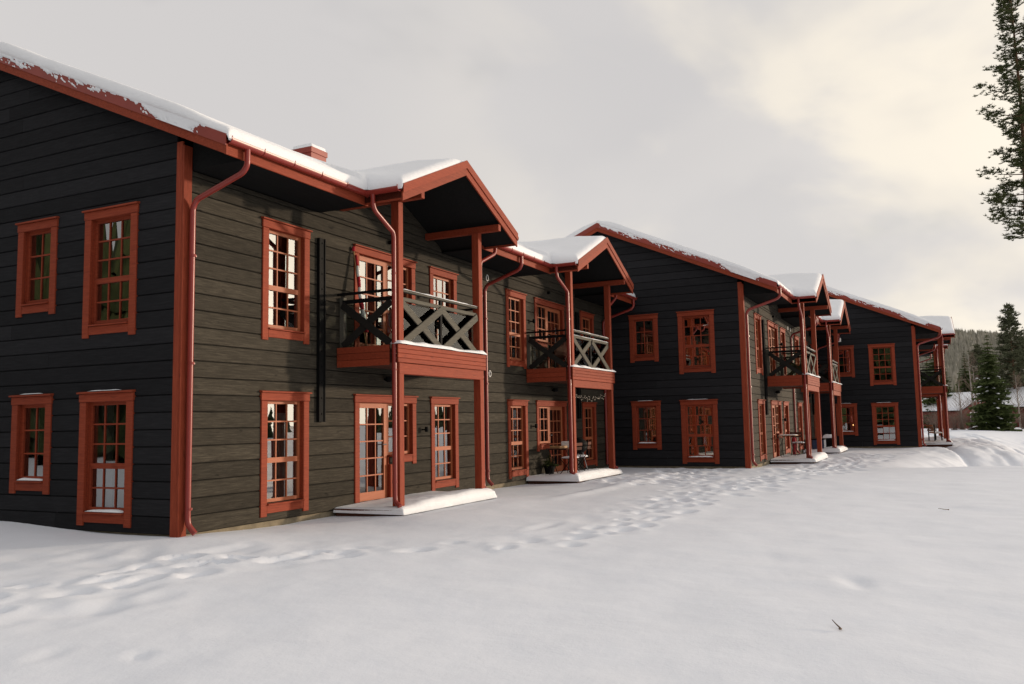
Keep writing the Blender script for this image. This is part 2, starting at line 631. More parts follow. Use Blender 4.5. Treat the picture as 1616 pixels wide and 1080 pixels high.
def trail(pts, spacing, depth, jit=0.12, step=0.16, l=0.17, w=0.10):
    pts = np.array(pts, float)
    seg = np.hypot(*(pts[1:] - pts[:-1]).T)
    cum = np.concatenate([[0], np.cumsum(seg)])
    t, side_ = 0.0, 1
    while t < cum[-1]:
        k = min(np.searchsorted(cum, t, 'right') - 1, len(seg) - 1)
        f = (t - cum[k]) / seg[k]
        p = pts[k] * (1 - f) + pts[k + 1] * f
        d = (pts[k + 1] - pts[k]) / seg[k]
        p = p + np.array([-d[1], d[0]]) * side_ * step + _rng.normal(0, jit, 2)
        stamp(p[0], p[1], math.atan2(d[1], d[0]) + _rng.normal(0, 0.25), l * _rng.uniform(0.8, 1.3), w * _rng.uniform(0.85, 1.5), depth * _rng.uniform(0.6, 1.25))
        side_ *= -1
        t += spacing * _rng.uniform(0.8, 1.25)


trail([(-4.6, -0.7), (-3.4, -1.3), (-2.4, -1.5), (-1.4, -1.4), (-0.9, -2.2), (0.2, -3.0)], 0.42, 0.10, 0.10)
trail([(-4.4, -1.6), (-3.2, -2.0), (-2.1, -1.9), (-1.0, -2.3), (0.0, -3.1)], 0.5, 0.07, 0.15)
trail([(0.2, -3.0), (1.2, -4.2), (1.6, -5.0), (2.6, -5.3), (3.8, -5.5), (6.0, -5.2), (9.0, -4.6), (13.0, -4.2)], 0.62, 0.05, 0.08)
trail([(1.1, -5.0), (3.8, -5.6), (7.0, -5.7), (11.0, -5.4), (15.0, -5.6), (19.0, -6.6), (24.0, -7.0), (30.0, -7.3)], 0.55, 0.07, 0.16)
trail([(6.0, -5.0), (9.5, -5.2), (13.0, -5.2), (17.0, -6.0), (20.0, -7.2), (27.0, -7.4), (33.0, -9.6)], 0.5, 0.075, 0.22)
trail([(8.5, -6.1), (12.0, -6.2), (16.5, -6.6), (21.0, -7.6), (28.0, -8.0)], 0.55, 0.06, 0.22)
for _ in range(150):                                     # trodden corner between the first and second house
    stamp(_rng.uniform(11.5, 17.9), -2.0 - abs(_rng.normal(0, 1.6)), _rng.uniform(0, 3), 0.2 * _rng.uniform(0.7, 1.5), 0.14 * _rng.uniform(0.7, 1.5), _rng.uniform(0.03, 0.08))
for _ in range(120):
    x_ = _rng.uniform(17, 30)
    stamp(x_, -6.4 - 0.06 * (x_ - 17) + _rng.normal(0, 0.7), _rng.uniform(0, 3), 0.22, 0.15, _rng.uniform(0.03, 0.08))
for _ in range(40):
    stamp(_rng.uniform(-6, -1), _rng.uniform(-1.0, 1.5), _rng.uniform(0, 3), 0.3, 0.2, _rng.uniform(0.005, 0.02))
for _ in range(130):                                     # wide trodden lane along the houses
    t_ = _rng.uniform(0, 1)
    stamp(1.5 + 26 * t_, -4.6 - 2.6 * t_ + _rng.normal(0, 0.55), _rng.uniform(-0.8, 0.8), _rng.uniform(0.2, 0.55), _rng.uniform(0.12, 0.3), _rng.uniform(0.008, 0.032), 0.4)
for _ in range(60):
    stamp(_rng.uniform(-5, 0.5), _rng.uniform(-3.2, -0.4), _rng.uniform(-0.8, 0.8), _rng.uniform(0.2, 0.5), _rng.uniform(0.12, 0.3), _rng.uniform(0.008, 0.028), 0.25)
stamp(0.1, -9.04, 0.25, 0.34, 0.13, 0.04, 0.05)         # lone soft dent on the right
stamp(1.5, -8.0, 0.3, 0.5, 0.10, 0.010, 0.0)
stamp(-4.55, -4.6, 0.8, 0.14, 0.07, 0.03, 0.3)
stamp(-4.75, -3.9, 0.5, 0.2, 0.1, 0.02, 0.3)
# long scraped ridge of snow in front of the second porch
rid = np.exp(-((GY + 2.75 + 0.05 * (GX - 10)) / 0.22) ** 2) * (sstep(6.5, 9, GX) - sstep(14, 16, GX))
GZ += 0.05 * rid * (0.5 + fbm(GX * 1.1, GY * 1.1, 31, 3))
# ski and sledge tracks down on the bank
for k_ in range(10):
    yc = -16.6 + 0.62 * k_ + (0.115 + 0.035 * math.sin(k_ * 2.3)) * (GX - 33) + 0.5 * math.sin(k_ * 4.1) + 0.5 * fbm(GX * 0.08, GX * 0 + k_ * 3.0, 42, 2)
    GZ -= (0.05 + 0.12 * (k_ % 4 == 0)) * np.exp(-((GY - yc) / (0.16 + 0.1 * (k_ % 2))) ** 2) * sstep(25, 30, GX) * (1 - sstep(60, 75, GX)) * (0.35 + fbm(GX * 0.35, GY * 0.1 + k_, 41, 3))
bank = sstep(22, 26, GX) * (1 - sstep(58, 75, GX)) * sstep(-8.5, -10.5, GY)
GZ += bank * 0.30 * (fbm(GX * 0.45, GY * 0.9, 43, 4) - 0.5)
near = 1 - sstep(40, 70, np.hypot(GX, GY))
GZ += near * 0.022 * (fbm(GX * 1.7, GY * 1.7, 51, 4) - 0.5)
nx, ny = GX.shape
idx = np.arange(nx * ny).reshape(nx, ny)
F_ = np.stack([idx[:-1, :-1], idx[1:, :-1], idx[1:, 1:], idx[:-1, 1:]], -1).reshape(-1, 4)
ground = link('ground', np_mesh('ground', np.stack([GX, GY, GZ], -1).reshape(-1, 3), F_, M_SNOW))
ground['kind'] = 'structure'


def gz(x, y):
    return float(ground_base(np.array(float(x)), np.array(float(y))))


# ------------------------------------------------------------------ the house (built once, then copied)
ST = 2.88                                    # storey height
ZLB, ZLT = 0.30, 2.34                        # casing of the tall windows, ground floor
TALL_W, TALL_H = 1.18, ZLT - ZLB
NAR_W, NAR_H = 0.975, ZLT - 0.75
HL, HD = 18.13, 9.4                          # house length and depth
MID = 9.345                                  # the facade mirrors about this line
EAVE, ZSOF = 1.05, 5.62
Z0R, SLOPE = 5.84, 0.443                     # roof top at y = -1.13
PCX, PHALF, PY = 5.29, 2.25, 1.88            # porch roof centre, half width, projection
PSL = (6.87 - 5.85) / 2.25
COURSE = 0.253
C0 = 0.223


def mirx(x):
    return 2 * MID - x


def roof_z(y):
    """top of the main roof at y (front slope)"""
    return Z0R + SLOPE * (y + 1.13)


def casing_mesh(w, h, feet=0.05, bottom=0.20):
    m = MB()
    s, hd = 0.145, 0.16
    m.cbox(0, s, -0.055, 0.0, 0, h - hd)
    m.cbox(w - s, w, -0.055, 0.0, 0, h - hd)
    m.cbox(-0.012, w + 0.012, -0.062, 0.0, h - hd + 0.002, h - 0.03)
    m.prism([(-0.095, h - 0.028), (0.0, h - 0.028), (0.0, h + 0.012), (-0.095, h - 0.004)], 'x', -0.03, w + 0.03)
    m.cbox(s + 0.002, w - s - 0.002, -0.05, 0.0, feet, bottom - 0.02)
    m.prism([(-0.085, bottom - 0.018), (0.09, bottom - 0.018), (0.09, bottom + 0.022), (-0.085, bottom + 0.002)], 'x', s + 0.001, w - s - 0.001)
    # reveal lining
    y1 = 0.13
    m.box(s - 0.02, s, 0.001, y1, bottom, h - hd + 0.02)
    m.box(w - s, w - s + 0.02, 0.001, y1, bottom, h - hd + 0.02)
    m.box(s, w - s, 0.001, y1, h - hd + 0.004, h - hd + 0.024)
    return m, (s, w - s, bottom + 0.02, h - hd + 0.004)


def sash_parts(x0, x1, z0, z1, cols, rows_top, rows_low, yf=0.032, fr=0.055, bar=0.024, trans=0.085, bottom_rail=None):
    """returns sash MB and list of pane rects"""
    m = MB()
    br = bottom_rail or fr
    y1 = yf + 0.05
    m.box(x0, x0 + fr, yf, y1, z0, z1)
    m.box(x1 - fr, x1, yf, y1, z0, z1)
    m.box(x0 + fr, x1 - fr, yf + 0.001, y1, z1 - fr, z1)
    m.box(x0 + fr, x1 - fr, yf + 0.001, y1, z0, z0 + br)
    a, b, lo, hi = x0 + fr, x1 - fr, z0 + br, z1 - fr
    panes = []
    rows = rows_top + rows_low
    gaps = bar * (rows - 1 - (1 if rows_low else 0)) + (trans if rows_low else 0)
    ph = (hi - lo - gaps) / rows
    pw = (b - a - bar * (cols - 1)) / cols
    z = lo
    for r_ in range(rows):
        for c in range(cols):
            xx = a + c * (pw + bar)
            panes.append((xx, xx + pw, z, z + ph))
        z += ph
        if r_ < rows - 1:
            t = trans if (rows_low and r_ == rows_low - 1) else bar
            yy = yf - 0.004 if t == trans else yf + 0.012
            m.box(a, b, yy, y1 - 0.006, z, z + t)
            z += t
    for c in range(cols - 1):
        xx = a + (c + 1) * pw + c * bar
        m.box(xx, xx + bar, yf + 0.014, y1 - 0.008, lo, hi)
    return m, panes, yf + 0.03


def pane_mesh(w, h, y):
    return back_clear(MB().add([(0, y, 0), (w, y, 0), (w, y, h), (0, y, h), (0, y + 0.006, 0), (w, y + 0.006, 0), (w, y + 0.006, h), (0, y + 0.006, h)],
                    [(0, 1, 2, 3), (5, 4, 7, 6), (0, 4, 5, 1), (1, 5, 6, 2), (2, 6, 7, 3), (3, 7, 4, 0)]).mesh('pane', M_GLASS))


def room_mesh(x0, x1, z0, z1, depth=1.3):
    y0 = 0.132
    a, b, lo, hi = x0 - 0.35, x1 + 0.35, z0 - 0.3, z1 + 0.2
    v = [(a, y0, lo), (b, y0, lo), (b, y0, hi), (a, y0, hi), (a, depth, lo), (b, depth, lo), (b, depth, hi), (a, depth, hi),
         (x0 - 0.02, y0, z0 - 0.02), (x1 + 0.02, y0, z0 - 0.02), (x1 + 0.02, y0, z1 + 0.02), (x0 - 0.02, y0, z1 + 0.02)]
    f = [(4, 5, 6, 7), (0, 1, 5, 4), (1, 2, 6, 5), (2, 3, 7, 6), (3, 0, 4, 7),
         (0, 8, 9, 1), (1, 9, 10, 2), (2, 10, 11, 3), (3, 11, 8, 0)]
    return MB().add(v, f).mesh('room', M_ROOM)


def curtain_mesh(x0, x1, z0, z1, mat, y=0.2, seed=0):
    rnd = random.Random(seed)
    n = max(8, int((x1 - x0) / 0.035))
    v, f = [], []
    for i in range(n + 1):
        x = x0 + (x1 - x0) * i / n
        yy = y + 0.02 * math.sin(i * 1.9) + rnd.uniform(-0.008, 0.008)
        v += [(x, yy, z0), (x, yy, z1)]
    for i in range(n):
        f.append((2 * i, 2 * i + 2, 2 * i + 3, 2 * i + 1))
    return MB().add(v, f).mesh('curtain', mat, True)


class Proto:
    pass


def window_proto(w, h, cols, rt, rl):
    P = Proto()
    m, (a, b, lo, hi) = casing_mesh(w, h)
    P.casing = m.mesh('window', M_RED)
    s, panes, py = sash_parts(a, b, lo, hi, cols, rt, rl)
    P.sash = s.mesh('sash', M_RED)
    P.fsash = s.mesh('sash', M_SASH)
    P.panes = panes
    P.pane = pane_mesh(panes[0][1] - panes[0][0], panes[0][3] - panes[0][2], py)
    P.room = room_mesh(a, b, lo, hi)
    P.hole = (a - 0.02, b + 0.02, lo, hi + 0.02)
    P.inner = (a, b, lo, hi)
    return P


TALL = window_proto(TALL_W, TALL_H, 3, 3, 2)
NARROW = window_proto(NAR_W, NAR_H, 2, 3, 0)


def snow_strip(length, depth, h, seed, mat=None):
    """lumpy strip of snow lying along x, from y=0 to -depth, top h"""
    rnd = np.random.default_rng(seed)
    n = max(6, int(length / 0.05))
    xs = np.linspace(0, length, n + 1)
    env = np.clip(np.minimum(xs, length - xs) / 0.12, 0, 1) ** 0.5
    hh = h * env * (0.45 + 0.9 * fbm(xs * 3.1, xs * 0 + seed, seed, 3))
    prof = [(0.0, 0.0), (0.0, 0.85), (0.35, 1.0), (0.75, 0.8), (1.0, 0.35), (1.04, 0.0)]
    v = []
    for i, x in enumerate(xs):
        for (d, k) in prof:
            v.append((x, -depth * d * (0.8 + 0.35 * fbm(x * 2.3, 5.0, seed + 3, 2)), hh[i] * k))
    m = len(prof)
    f = [(i * m + j, (i + 1) * m + j, (i + 1) * m + j + 1, i * m + j + 1) for i in range(n) for j in range(m - 1)]
    f = [t[::-1] for t in f]
    return MB().add(v, f).mesh('snow', mat or M_RSNOW, True)


PRND = random.Random(77)
def tilt(o):
    # panes never sit perfectly flat: each one mirrors a slightly different spot
    o.rotation_euler = (R(PRND.uniform(-0.35, 0.35)), 0, R(PRND.uniform(-0.35, 0.35)))


def put_window(P, parent, x, z, gable=False, curtain=None, snow=None):
    loc, rz = ((0, x, z), R(-90)) if gable else ((x, 0, z), 0.0)
    o = link('window', P.casing, parent, loc, rz)
    link('sash', P.sash if gable else P.fsash, o)
    link('room', P.room, o)
    for r_ in P.panes:
        tilt(link('pane', P.pane, o, (r_[0], 0, r_[2])))
    a, b, lo, hi = P.inner
    if curtain == 'right':
        link('curtain', curtain_mesh(a + 0.45 * (b - a), b, lo, hi - 0.2, M_CURT, seed=3), o)
    elif curtain == 'left':
        link('curtain', curtain_mesh(a - 0.1, a + 0.35 * (b - a), lo, hi, M_CURT, seed=4), o)
    elif curtain == 'full':
        link('curtain', curtain_mesh(a - 0.1, b + 0.1, lo - 0.1, hi + 0.1, M_CURT, seed=5), o)
    if snow:
        link('snow', snow_strip((b - a) * 0.9, 0.09, 0.035, snow), o, (a + 0.03, -0.0 + 0.045, lo - 0.005))
        link('snow', snow_strip(P.casing.vertices[0].co.x * 0 + (b - a) * 0.8, 0.08, 0.02, snow + 9), o, (a + 0.05, 0.0, hi + 0.165))
    return o


# balcony door with side window -------------------------------------------------
DX0, DX1, DZB, DSILL = 4.135, 6.267, 0.30, 0.98
def door_proto():
    P = Proto()
    w, h = DX1 - DX0, ZLT - DZB
    s, hd = 0.145, 0.16
    dw = 1.02                                                  # door leaf incl. its post
    sill = DSILL - DZB
    m = MB()
    m.cbox(0, s, -0.055, 0, 0, h - hd)
    m.cbox(w - s, w, -0.055, 0, sill - 0.05, h - hd)
    m.cbox(-0.012, w + 0.012, -0.062, 0, h - hd + 0.002, h - 0.03)
    m.prism([(-0.095, h - 0.028), (0.0, h - 0.028), (0.0, h + 0.012), (-0.095, h - 0.004)], 'x', -0.03, w + 0.03)
    m.cbox(s + dw + 0.002, s + dw + 0.135, -0.053, 0, 0, sill - 0.02)           # casing under the side window
    m.cbox(s + dw + 0.137, w - s - 0.002, -0.05, 0, sill - 0.0, sill + 0.13)
    m.prism([(-0.085, sill + 0.13), (0.09, sill + 0.13), (0.09, sill + 0.165), (-0.085, sill + 0.148)], 'x', s + dw + 0.03, w - s - 0.001)
    y1 = 0.13
    m.box(s - 0.02, s, 0.001, y1, 0, h - hd + 0.02)
    m.box(w - s, w - s + 0.02, 0.001, y1, sill + 0.1, h - hd + 0.02)
    m.box(s, w - s, 0.001, y1, h - hd + 0.004, h - hd + 0.024)
    m.box(s + dw + 0.0, s + dw + 0.03, 0.001, y1, 0.0, sill + 0.12)
    P.casing_mb = m
    top = h - hd + 0.004
    P.leaf, P.leaf_panes, py = sash_parts(s, s + dw, 0.0, top, 3, 5, 0, fr=0.105, bottom_rail=0.16)
    P.side, P.side_panes, _ = sash_parts(s + dw + 0.002, w - s, sill + 0.166, top, 3, 3, 0)
    P.py = py
    P.w, P.h, P.s, P.dw, P.top, P.sill = w, h, s, dw, top, sill
    return P


DP = door_proto()


def flip_mb(m, w):
    """mirror a MB about x = w/2"""
    q = MB()
    q.v = [(w - x, y, z) for x, y, z in m.v]
    q.f = [t[::-1] for t in m.f]
    return q


D_MESH = {}
for mir in (False, True):
    fl = (lambda m_: flip_mb(m_, DP.w)) if mir else (lambda m_: m_)
    lf = [(DP.w - b, DP.w - a, c, d) if mir else (a, b, c, d) for a, b, c, d in DP.leaf_panes]
    sd_ = [(DP.w - b, DP.w - a, c, d) if mir else (a, b, c, d) for a, b, c, d in DP.side_panes]
    hand = MB().box(DP.s + DP.dw - 0.075, DP.s + DP.dw - 0.035, 0.035, 0.05, 0.92, 1.16)
    hand.tube([(DP.s + DP.dw - 0.055, 0.045, 1.06), (DP.s + DP.dw - 0.055, 0.005, 1.06), (DP.s + DP.dw - 0.18, 0.0, 1.06)], 0.011, 6)
    D_MESH[mir] = dict(casing=fl(DP.casing_mb).mesh('balcony_door', M_RED), leaf=fl(DP.leaf).mesh('door_leaf', M_SASH),
                       side=fl(DP.side).mesh('sash', M_SASH), handle=fl(hand).mesh('handle', M_STEEL), lp=lf, sp=sd_,
                       room=room_mesh(0.14, DP.w - 0.14, 0.0, DP.top),
                       pl=pane_mesh(lf[0][1] - lf[0][0], lf[0][3] - lf[0][2], DP.py),
                       ps=pane_mesh(sd_[0][1] - sd_[0][0], sd_[0][3] - sd_[0][2], DP.py))


def put_door(parent, x, z, mir, curtain=None):
    D = D_MESH[mir]
    o = link('balcony_door', D['casing'], parent, (x, 0, z))
    link('door_leaf', D['leaf'], o); link('sash', D['side'], o); link('handle', D['handle'], o); link('room', D['room'], o)
    for r_ in D['lp']:
        tilt(link('pane', D['pl'], o, (r_[0], 0, r_[2])))
    for r_ in D['sp']:
        tilt(link('pane', D['ps'], o, (r_[0], 0, r_[2])))
    if curtain:
        link('curtain', curtain_mesh(0.15, 0.5, 0.1, DP.top, M_CURT, seed=8), o)
    return o


# cladding ---------------------------------------------------------------------
def plank_cell(m, uL0, uR0, uL1, uR1, z0, z1):
    """one board piece: bottom edge uL0..uR0, top edge uL1..uR1"""
    c = min(0.010, (z1 - z0) * 0.3)
    prof = [(0.0, z0 + 0.005, 0), (-0.016, z0 + 0.005, 0), (-0.030, z0 + 0.005 + c, 0), (-0.030, z1 - 0.005 - c, 1), (-0.016, z1 - 0.005, 1), (0.0, z1 - 0.005, 1)]
    v = []
    for e in (0, 1):
        for y, z, t in prof:
            a, b = (uL0, uL1) if e == 0 else (uR0, uR1)
            q = (z - z0) / (z1 - z0)
            v.append((a + (b - a) * q, y, z))
    f = [(i, i + 1, 7 + i, 6 + i) for i in range(5)] + [(0, 5, 4, 3, 2, 1), (6, 7, 8, 9, 10, 11)]
    m.add(v, [t[::-1] for t in f])


def clad(parent, mat, u0, u1, ztop, holes, umid=None, slope=None, rz=None, seed=1, joints=True):
    """horizontal boards between u0..u1 with rectangular holes; slope: (ridge u, eave z at u0.., slope) clips a gable"""
    rnd = random.Random(seed)
    back = MB()
    nC = int(math.ceil((ztop - C0) / COURSE))
    for k in range(nC):
        z0, z1 = C0 + k * COURSE, min(C0 + (k + 1) * COURSE, ztop)
        if z1 - z0 < 0.03:
            continue
        def lims(z):
            if slope is None:
                return u0, u1
            return slope(z)
        l0, l1 = lims(z0), lims(z1)
        if l0[1] - l0[0] < 0.15:
            continue
        if l1[1] - l1[0] < 0.02:
            l1 = ((l0[0] + l0[1]) / 2 - 0.01, (l0[0] + l0[1]) / 2 + 0.01)
        cuts = {l0[0], l0[1]}
        for (a, b, lo, hi) in holes:
            if lo < z1 and hi > z0:
                cuts |= {a, b}
        cuts = sorted(c for c in cuts if l0[0] <= c <= l0[1])
        run = None
        def flush(r_):
            if r_ is not None:
                link('plank', r_.mesh('plank', mat), wallobj)
        run = MB()
        for i in range(len(cuts) - 1):
            a, b = cuts[i], cuts[i + 1]
            c = (a + b) / 2
            lo, hi = z0, z1
            for (ha, hb, hlo, hhi) in holes:
                if ha - 1e-6 <= c <= hb + 1e-6 and hlo < hi and hhi > lo:
                    if hlo <= lo + 0.012 and hhi >= hi - 0.012:
                        hi = lo
                    elif hlo <= lo + 0.012:
                        lo = hhi
                    elif hhi >= hi - 0.012:
                        hi = hlo
                    else:
                        hi = hlo
            if hi - lo < 0.012:
                if run.v:
                    PL.append((run, mat)); run = MB()
                continue
            segs = [(a, b)]
            if joints and b - a > 3.6 and rnd.random() < 0.8:
                j = a + (b - a) * rnd.uniform(0.25, 0.75)
                segs = [(a, j - 0.002), (j + 0.002, b)]
            for si, (sa, sb) in enumerate(segs):
                if si:
                    PL.append((run, mat)); run = MB()
                ta = l1[0] if abs(sa - l0[0]) < 1e-6 else sa
                tb = l1[1] if abs(sb - l0[1]) < 1e-6 else sb
                plank_cell(run, sa, sb, ta, tb, lo, hi)
                back.add([(sa, 0.002, lo), (sb, 0.002, lo), (tb, 0.002, hi), (ta, 0.002, hi)], [(0, 1, 2, 3)])
        if run.v:
            PL.append((run, mat))
    wallobj = back.build('wall', M_BLACK, parent)
    if rz is not None:
        wallobj.rotation_euler = (0, 0, rz)
    for r_, mt in PL:
        link('plank', r_.mesh('plank', mt), wallobj)
    PL.clear()
    return wallobj


PL = []


def hole_of(P, x, z):
    a, b, lo, hi = P.hole
    return (x + a, x + b, z + lo, z + hi)


def house_proto():
    H = thing('timber_house', 'nearest dark timber house with red trim and snowy roof, left half of the photo', 'house', (0, 0, 0), 0.0, 'dark timber houses in a stepped row')
    rnd = random.Random(5)
    # --- openings
    Y1, Y2, Y3, Y4 = 0.933, 2.08, 2.774, 3.746
    fac, doors = [], []
    for z in (ZLB, ZLB + ST):
        for x in (1.63, 6.87, mirx(6.87) - TALL_W, mirx(1.63) - TALL_W):
            fac.append((TALL, x, z))
        doors += [(DX0, z, False), (mirx(DX1), z, True)]
    holes = [hole_of(P, x, z) for P, x, z in fac]
    for x, z, mir in doors:
        s, dw, w = DP.s, DP.dw, DP.w
        full = (s - 0.01, s + dw + 0.03, 0.0, DP.top + 0.02)
        part = (s + dw + 0.03, w - s + 0.01, DP.sill + 0.12, DP.top + 0.02)
        for (a, b, lo, hi) in (full, part):
            if mir:
                a, b = w - b, w - a
            holes.append((x + a, x + b, z + lo, z + hi))
    gab = []
    for z in (0.0, ST):
        gab.append((TALL, Y2 + 0.017, ZLB + z)); gab.append((NARROW, Y4 + 0.002, 0.75 + z))
    gh = []
    for P, y, z in gab:
        a, b, lo, hi = P.hole
        gh.append((-y + a, -y + b, z + lo, z + hi))
    # --- walls with boards
    clad(H, M_FACADE, 0.125, HL, ZSOF, holes, seed=3)
    RY = 4.7
    def gslope(z):
        # boards run from the rear eave (u = -9.4) to the corner board (u = -0.125)
        zt = lambda y: roof_z(min(y, 2 * RY - y)) - 0.06
        if z <= zt(0.125):
            return (-HD, -0.125)
        y = (z + 0.06 - Z0R) / SLOPE - 1.13
        return (-(2 * RY - y), -max(y, 0.125))
    clad(H, M_GABLE, -HD, -0.125, roof_z(RY) - 0.1, gh, slope=gslope, rz=R(-90), seed=8, joints=True)
    # boards under the two porch roofs
    for cx in (PCX, mirx(PCX)):
        def pslope(z, cx=cx):
            hw = max((6.87 - 0.16 - z) / PSL, 0.0)
            return (cx - min(hw, 2.15), cx + min(hw, 2.15))
        m = MB()
        for k in range(6):
            z0 = ZSOF + 0.003 + k * 0.2
            a, b = pslope(z0), pslope(z0 + 0.2)
            if b[1] - b[0] > 0.03:
                plank_cell(m, a[0], a[1], b[0], b[1], z0, z0 + 0.2)
        w_ = MB().add([(cx - 2.15, 0.001, ZSOF), (cx + 2.15, 0.001, ZSOF), (cx, 0.001, 6.75)], [(0, 1, 2)]).build('porch_gable', M_BLACK, H)
        link('cladding', m.mesh('cladding', M_FACADE), w_)
    # hidden rear and far end walls
    MB().box(0.01, HL, HD - 0.02, HD, 0, 5.9).build('rear_wall', M_GABLE, H)
    MB().prism([(0.01, 0.0), (HD - 0.03, 0.0), (HD - 0.03, 6.0), (RY, roof_z(RY) - 0.12), (0.01, 6.0)], 'x', HL - 0.02, HL - 0.001).build('end_wall', M_GABLE, H)
    # plinth
    MB().box(0.03, HL - 0.03, 0.004, 0.3, -0.4, C0 - 0.005).box(0.035, 0.3, 0.31, HD - 0.03, -0.4, C0 - 0.005).build('plinth', M_CONC, H)
    # corner board (two boards)
    MB().cbox(-0.036, 0.125, -0.036, -0.002, 0.10, 5.97).build('corner_board', M_REDV, H)
    MB().cbox(-0.036, -0.002, -0.001, 0.125, 0.10, 6.03).build('corner_board', M_REDV, H)
    # --- windows and doors
    cur = {0: 'right', 1: None, 2: None, 3: None, 4: 'left', 5: None, 6: 'left', 7: None}
    for i, (P, x, z) in enumerate(fac):
        put_window(P, H, x, z, False, cur.get(i))
    for i, (x, z, mir) in enumerate(doors):
        put_door(H, x, z, mir, i == 2)
    for i, (P, y, z) in enumerate(gab):
        put_window(P, H, y, z, True, {0: 'left', 1: 'left'}.get(i), snow=(30 + i if i < 2 else None))
    # --- main roof
    th = 0.2
    rf = MB()
    X0, X1 = -0.27, HL
    ye = -EAVE
    px = [(PCX - 2.15, PCX + 2.15), (mirx(PCX) - 2.15, mirx(PCX) + 2.15)]
    def slab(x0, x1, ya, yb):
        rf.prism([(ya, roof_z(ya) - th), (yb, roof_z(yb) - th), (yb, roof_z(yb)), (ya, roof_z(ya))], 'x', x0, x1)
    xs = X0
    for a, b in px:
        slab(xs, a, ye, 0.0); xs = b
    slab(xs, X1, ye, 0.0)
    slab(X0, X1, 0.0005, RY)
    rf.prism([(RY + 0.0005, roof_z(RY) - th), (RY + 0.0005, roof_z(RY)), (2 * RY - ye, roof_z(ye)), (2 * RY - ye, roof_z(ye) - th)], 'x', X0, X1)
    roof = rf.build('roof', M_SOFFIT, H)
    xs = 0.145
    for a, b in px + [(X1 - 0.01, 0)]:
        MB().box(xs, a, ye + 0.001, -0.032, ZSOF, ZSOF + 0.018).build('soffit', M_SOFFIT, roof); xs = b
    MB().prism([(ye + 0.001, ZSOF + 0.0), (-0.037, ZSOF + 0.0), (-0.037, roof_z(-0.037) - th - 0.002), (ye + 0.001, roof_z(ye) - th - 0.002)], 'x', 0.127, 0.143).build('eave_end', M_SOFFIT, roof)
    # fascia and gutter between the porches
    xs = X0
    for a, b in px + [(X1, X1)]:
        if a - xs > 0.3:
            xe = a + (0.0 if a == X1 else 0.0)
            MB().cbox(xs + 0.002, xe, ye - 0.028, ye - 0.001, ZSOF - 0.02, ZSOF + 0.2).build('fascia_board', M_RED, roof)
            gutter_run([(xs + 0.0, ye - 0.095, 5.80), (xe + (-0.10 if a != X1 else 0.0) + 0.0, ye - 0.095, 5.80)]).build('gutter', M_PIPE, roof, 'auto')
        xs = b
    # gable barge boards: timber below, metal flashing above
    for (sgn, nm) in ((1, 'near'), (-1, 'far')):
        def yy(y):
            return y if sgn == 1 else 2 * RY - y
        ya = -1.13
        def strip(lo, hi, xa, xb, mat, name, y_end=RY):
            P = [(yy(ya), roof_z(ya) + lo), (yy(y_end), roof_z(y_end) + lo), (yy(y_end), roof_z(y_end) + hi), (yy(ya), roof_z(ya) + hi)]
            MB().prism(P, 'x', xa, xb).build(name, mat, roof)
        strip(-0.265, -0.115, X0 - 0.028, X0 - 0.001, M_RED, 'barge_board')
        strip(-0.135, 0.03, X0 - 0.042, X0 - 0.029, M_FLASH, 'barge_flashing')
        strip(0.016, 0.03, X0 - 0.0285, X0 + 0.16, M_FLASH, 'barge_flashing')
    # drip plate closing the end of the barge
    # snow stuck to the flashing
    roof_snow(roof)
    snow_patches(roof, X0 - 0.0425)
    # chimney
    ch = MB().box(7.76, 8.36, 4.0, 4.62, 7.6, 8.72).build('chimney', M_FLASH, H)
    MB().box(7.735, 8.385, 3.975, 4.645, 8.722, 8.86).build('chimney_cap', M_FLASH, ch)
    dome(7.74, 8.38, 3.98, 4.64, 8.862, 0.17, 11).build('snow', M_RSNOW, ch, True)
    # --- porches and balconies
    for mir in (False, True):
        porch(H, mir)
    # --- downspouts on the wall
    downspout(H, [(0.10, -1.145, 5.78), (0.10, -1.145, 5.52), (0.10, -1.06, 5.42), (0.09, -0.17, 5.14), (0.09, -0.095, 5.03), (0.09, -0.095, 0.46), (0.095, -0.105, 0.36), (0.13, -0.2, 0.24)])
    downspout(H, [(9.30, -1.145, 5.78), (9.30, -1.145, 5.52), (9.32, -1.06, 5.42), (9.38, -0.16, 5.14), (9.39, -0.085, 5.03), (9.39, -0.085, 0.46), (9.395, -0.095, 0.36), (9.42, -0.2, 0.24)])
    downspout(H, [(17.95, -1.145, 5.78), (17.95, -1.145, 5.52), (17.94, -1.06, 5.42), (17.90, -0.16, 5.14), (17.89, -0.085, 5.03), (17.89, -0.085, 0.30)])
    # --- black mounting channels
    for x in (3.01, mirx(3.25)):
        m = MB().box(x + 0.02, x + 0.045, -0.095, -0.031, 1.82, 5.13).box(x + 0.165, x + 0.19, -0.10, -0.031, 1.82, 5.13).box(x + 0.0455, x + 0.1645, -0.082, -0.031, 1.82, 5.13)
        c = m.build('mounting_channel', M_BLACK, H)
        b = MB()
        for k in range(12):
            z = 1.95 + k * 0.28
            b.box(x + 0.1, x + 0.125, -0.094, -0.0825, z, z + 0.025)
        b.build('bolts', M_BLACK, c)
    # --- wall lamps and vents
    for x in (6.53, mirx(6.53)):
        for z in (1.63, 1.63 + ST):
            l = MB().lathe([(0.035, z - 0.05), (0.04, z - 0.04), (0.04, z + 0.05), (0.035, z + 0.06)], x, -0.14, 10)
            l.box(x - 0.015, x + 0.015, -0.11, -0.031, z - 0.015, z + 0.015)
            l.build('wall_lamp', M_BLACK, H, 'auto')
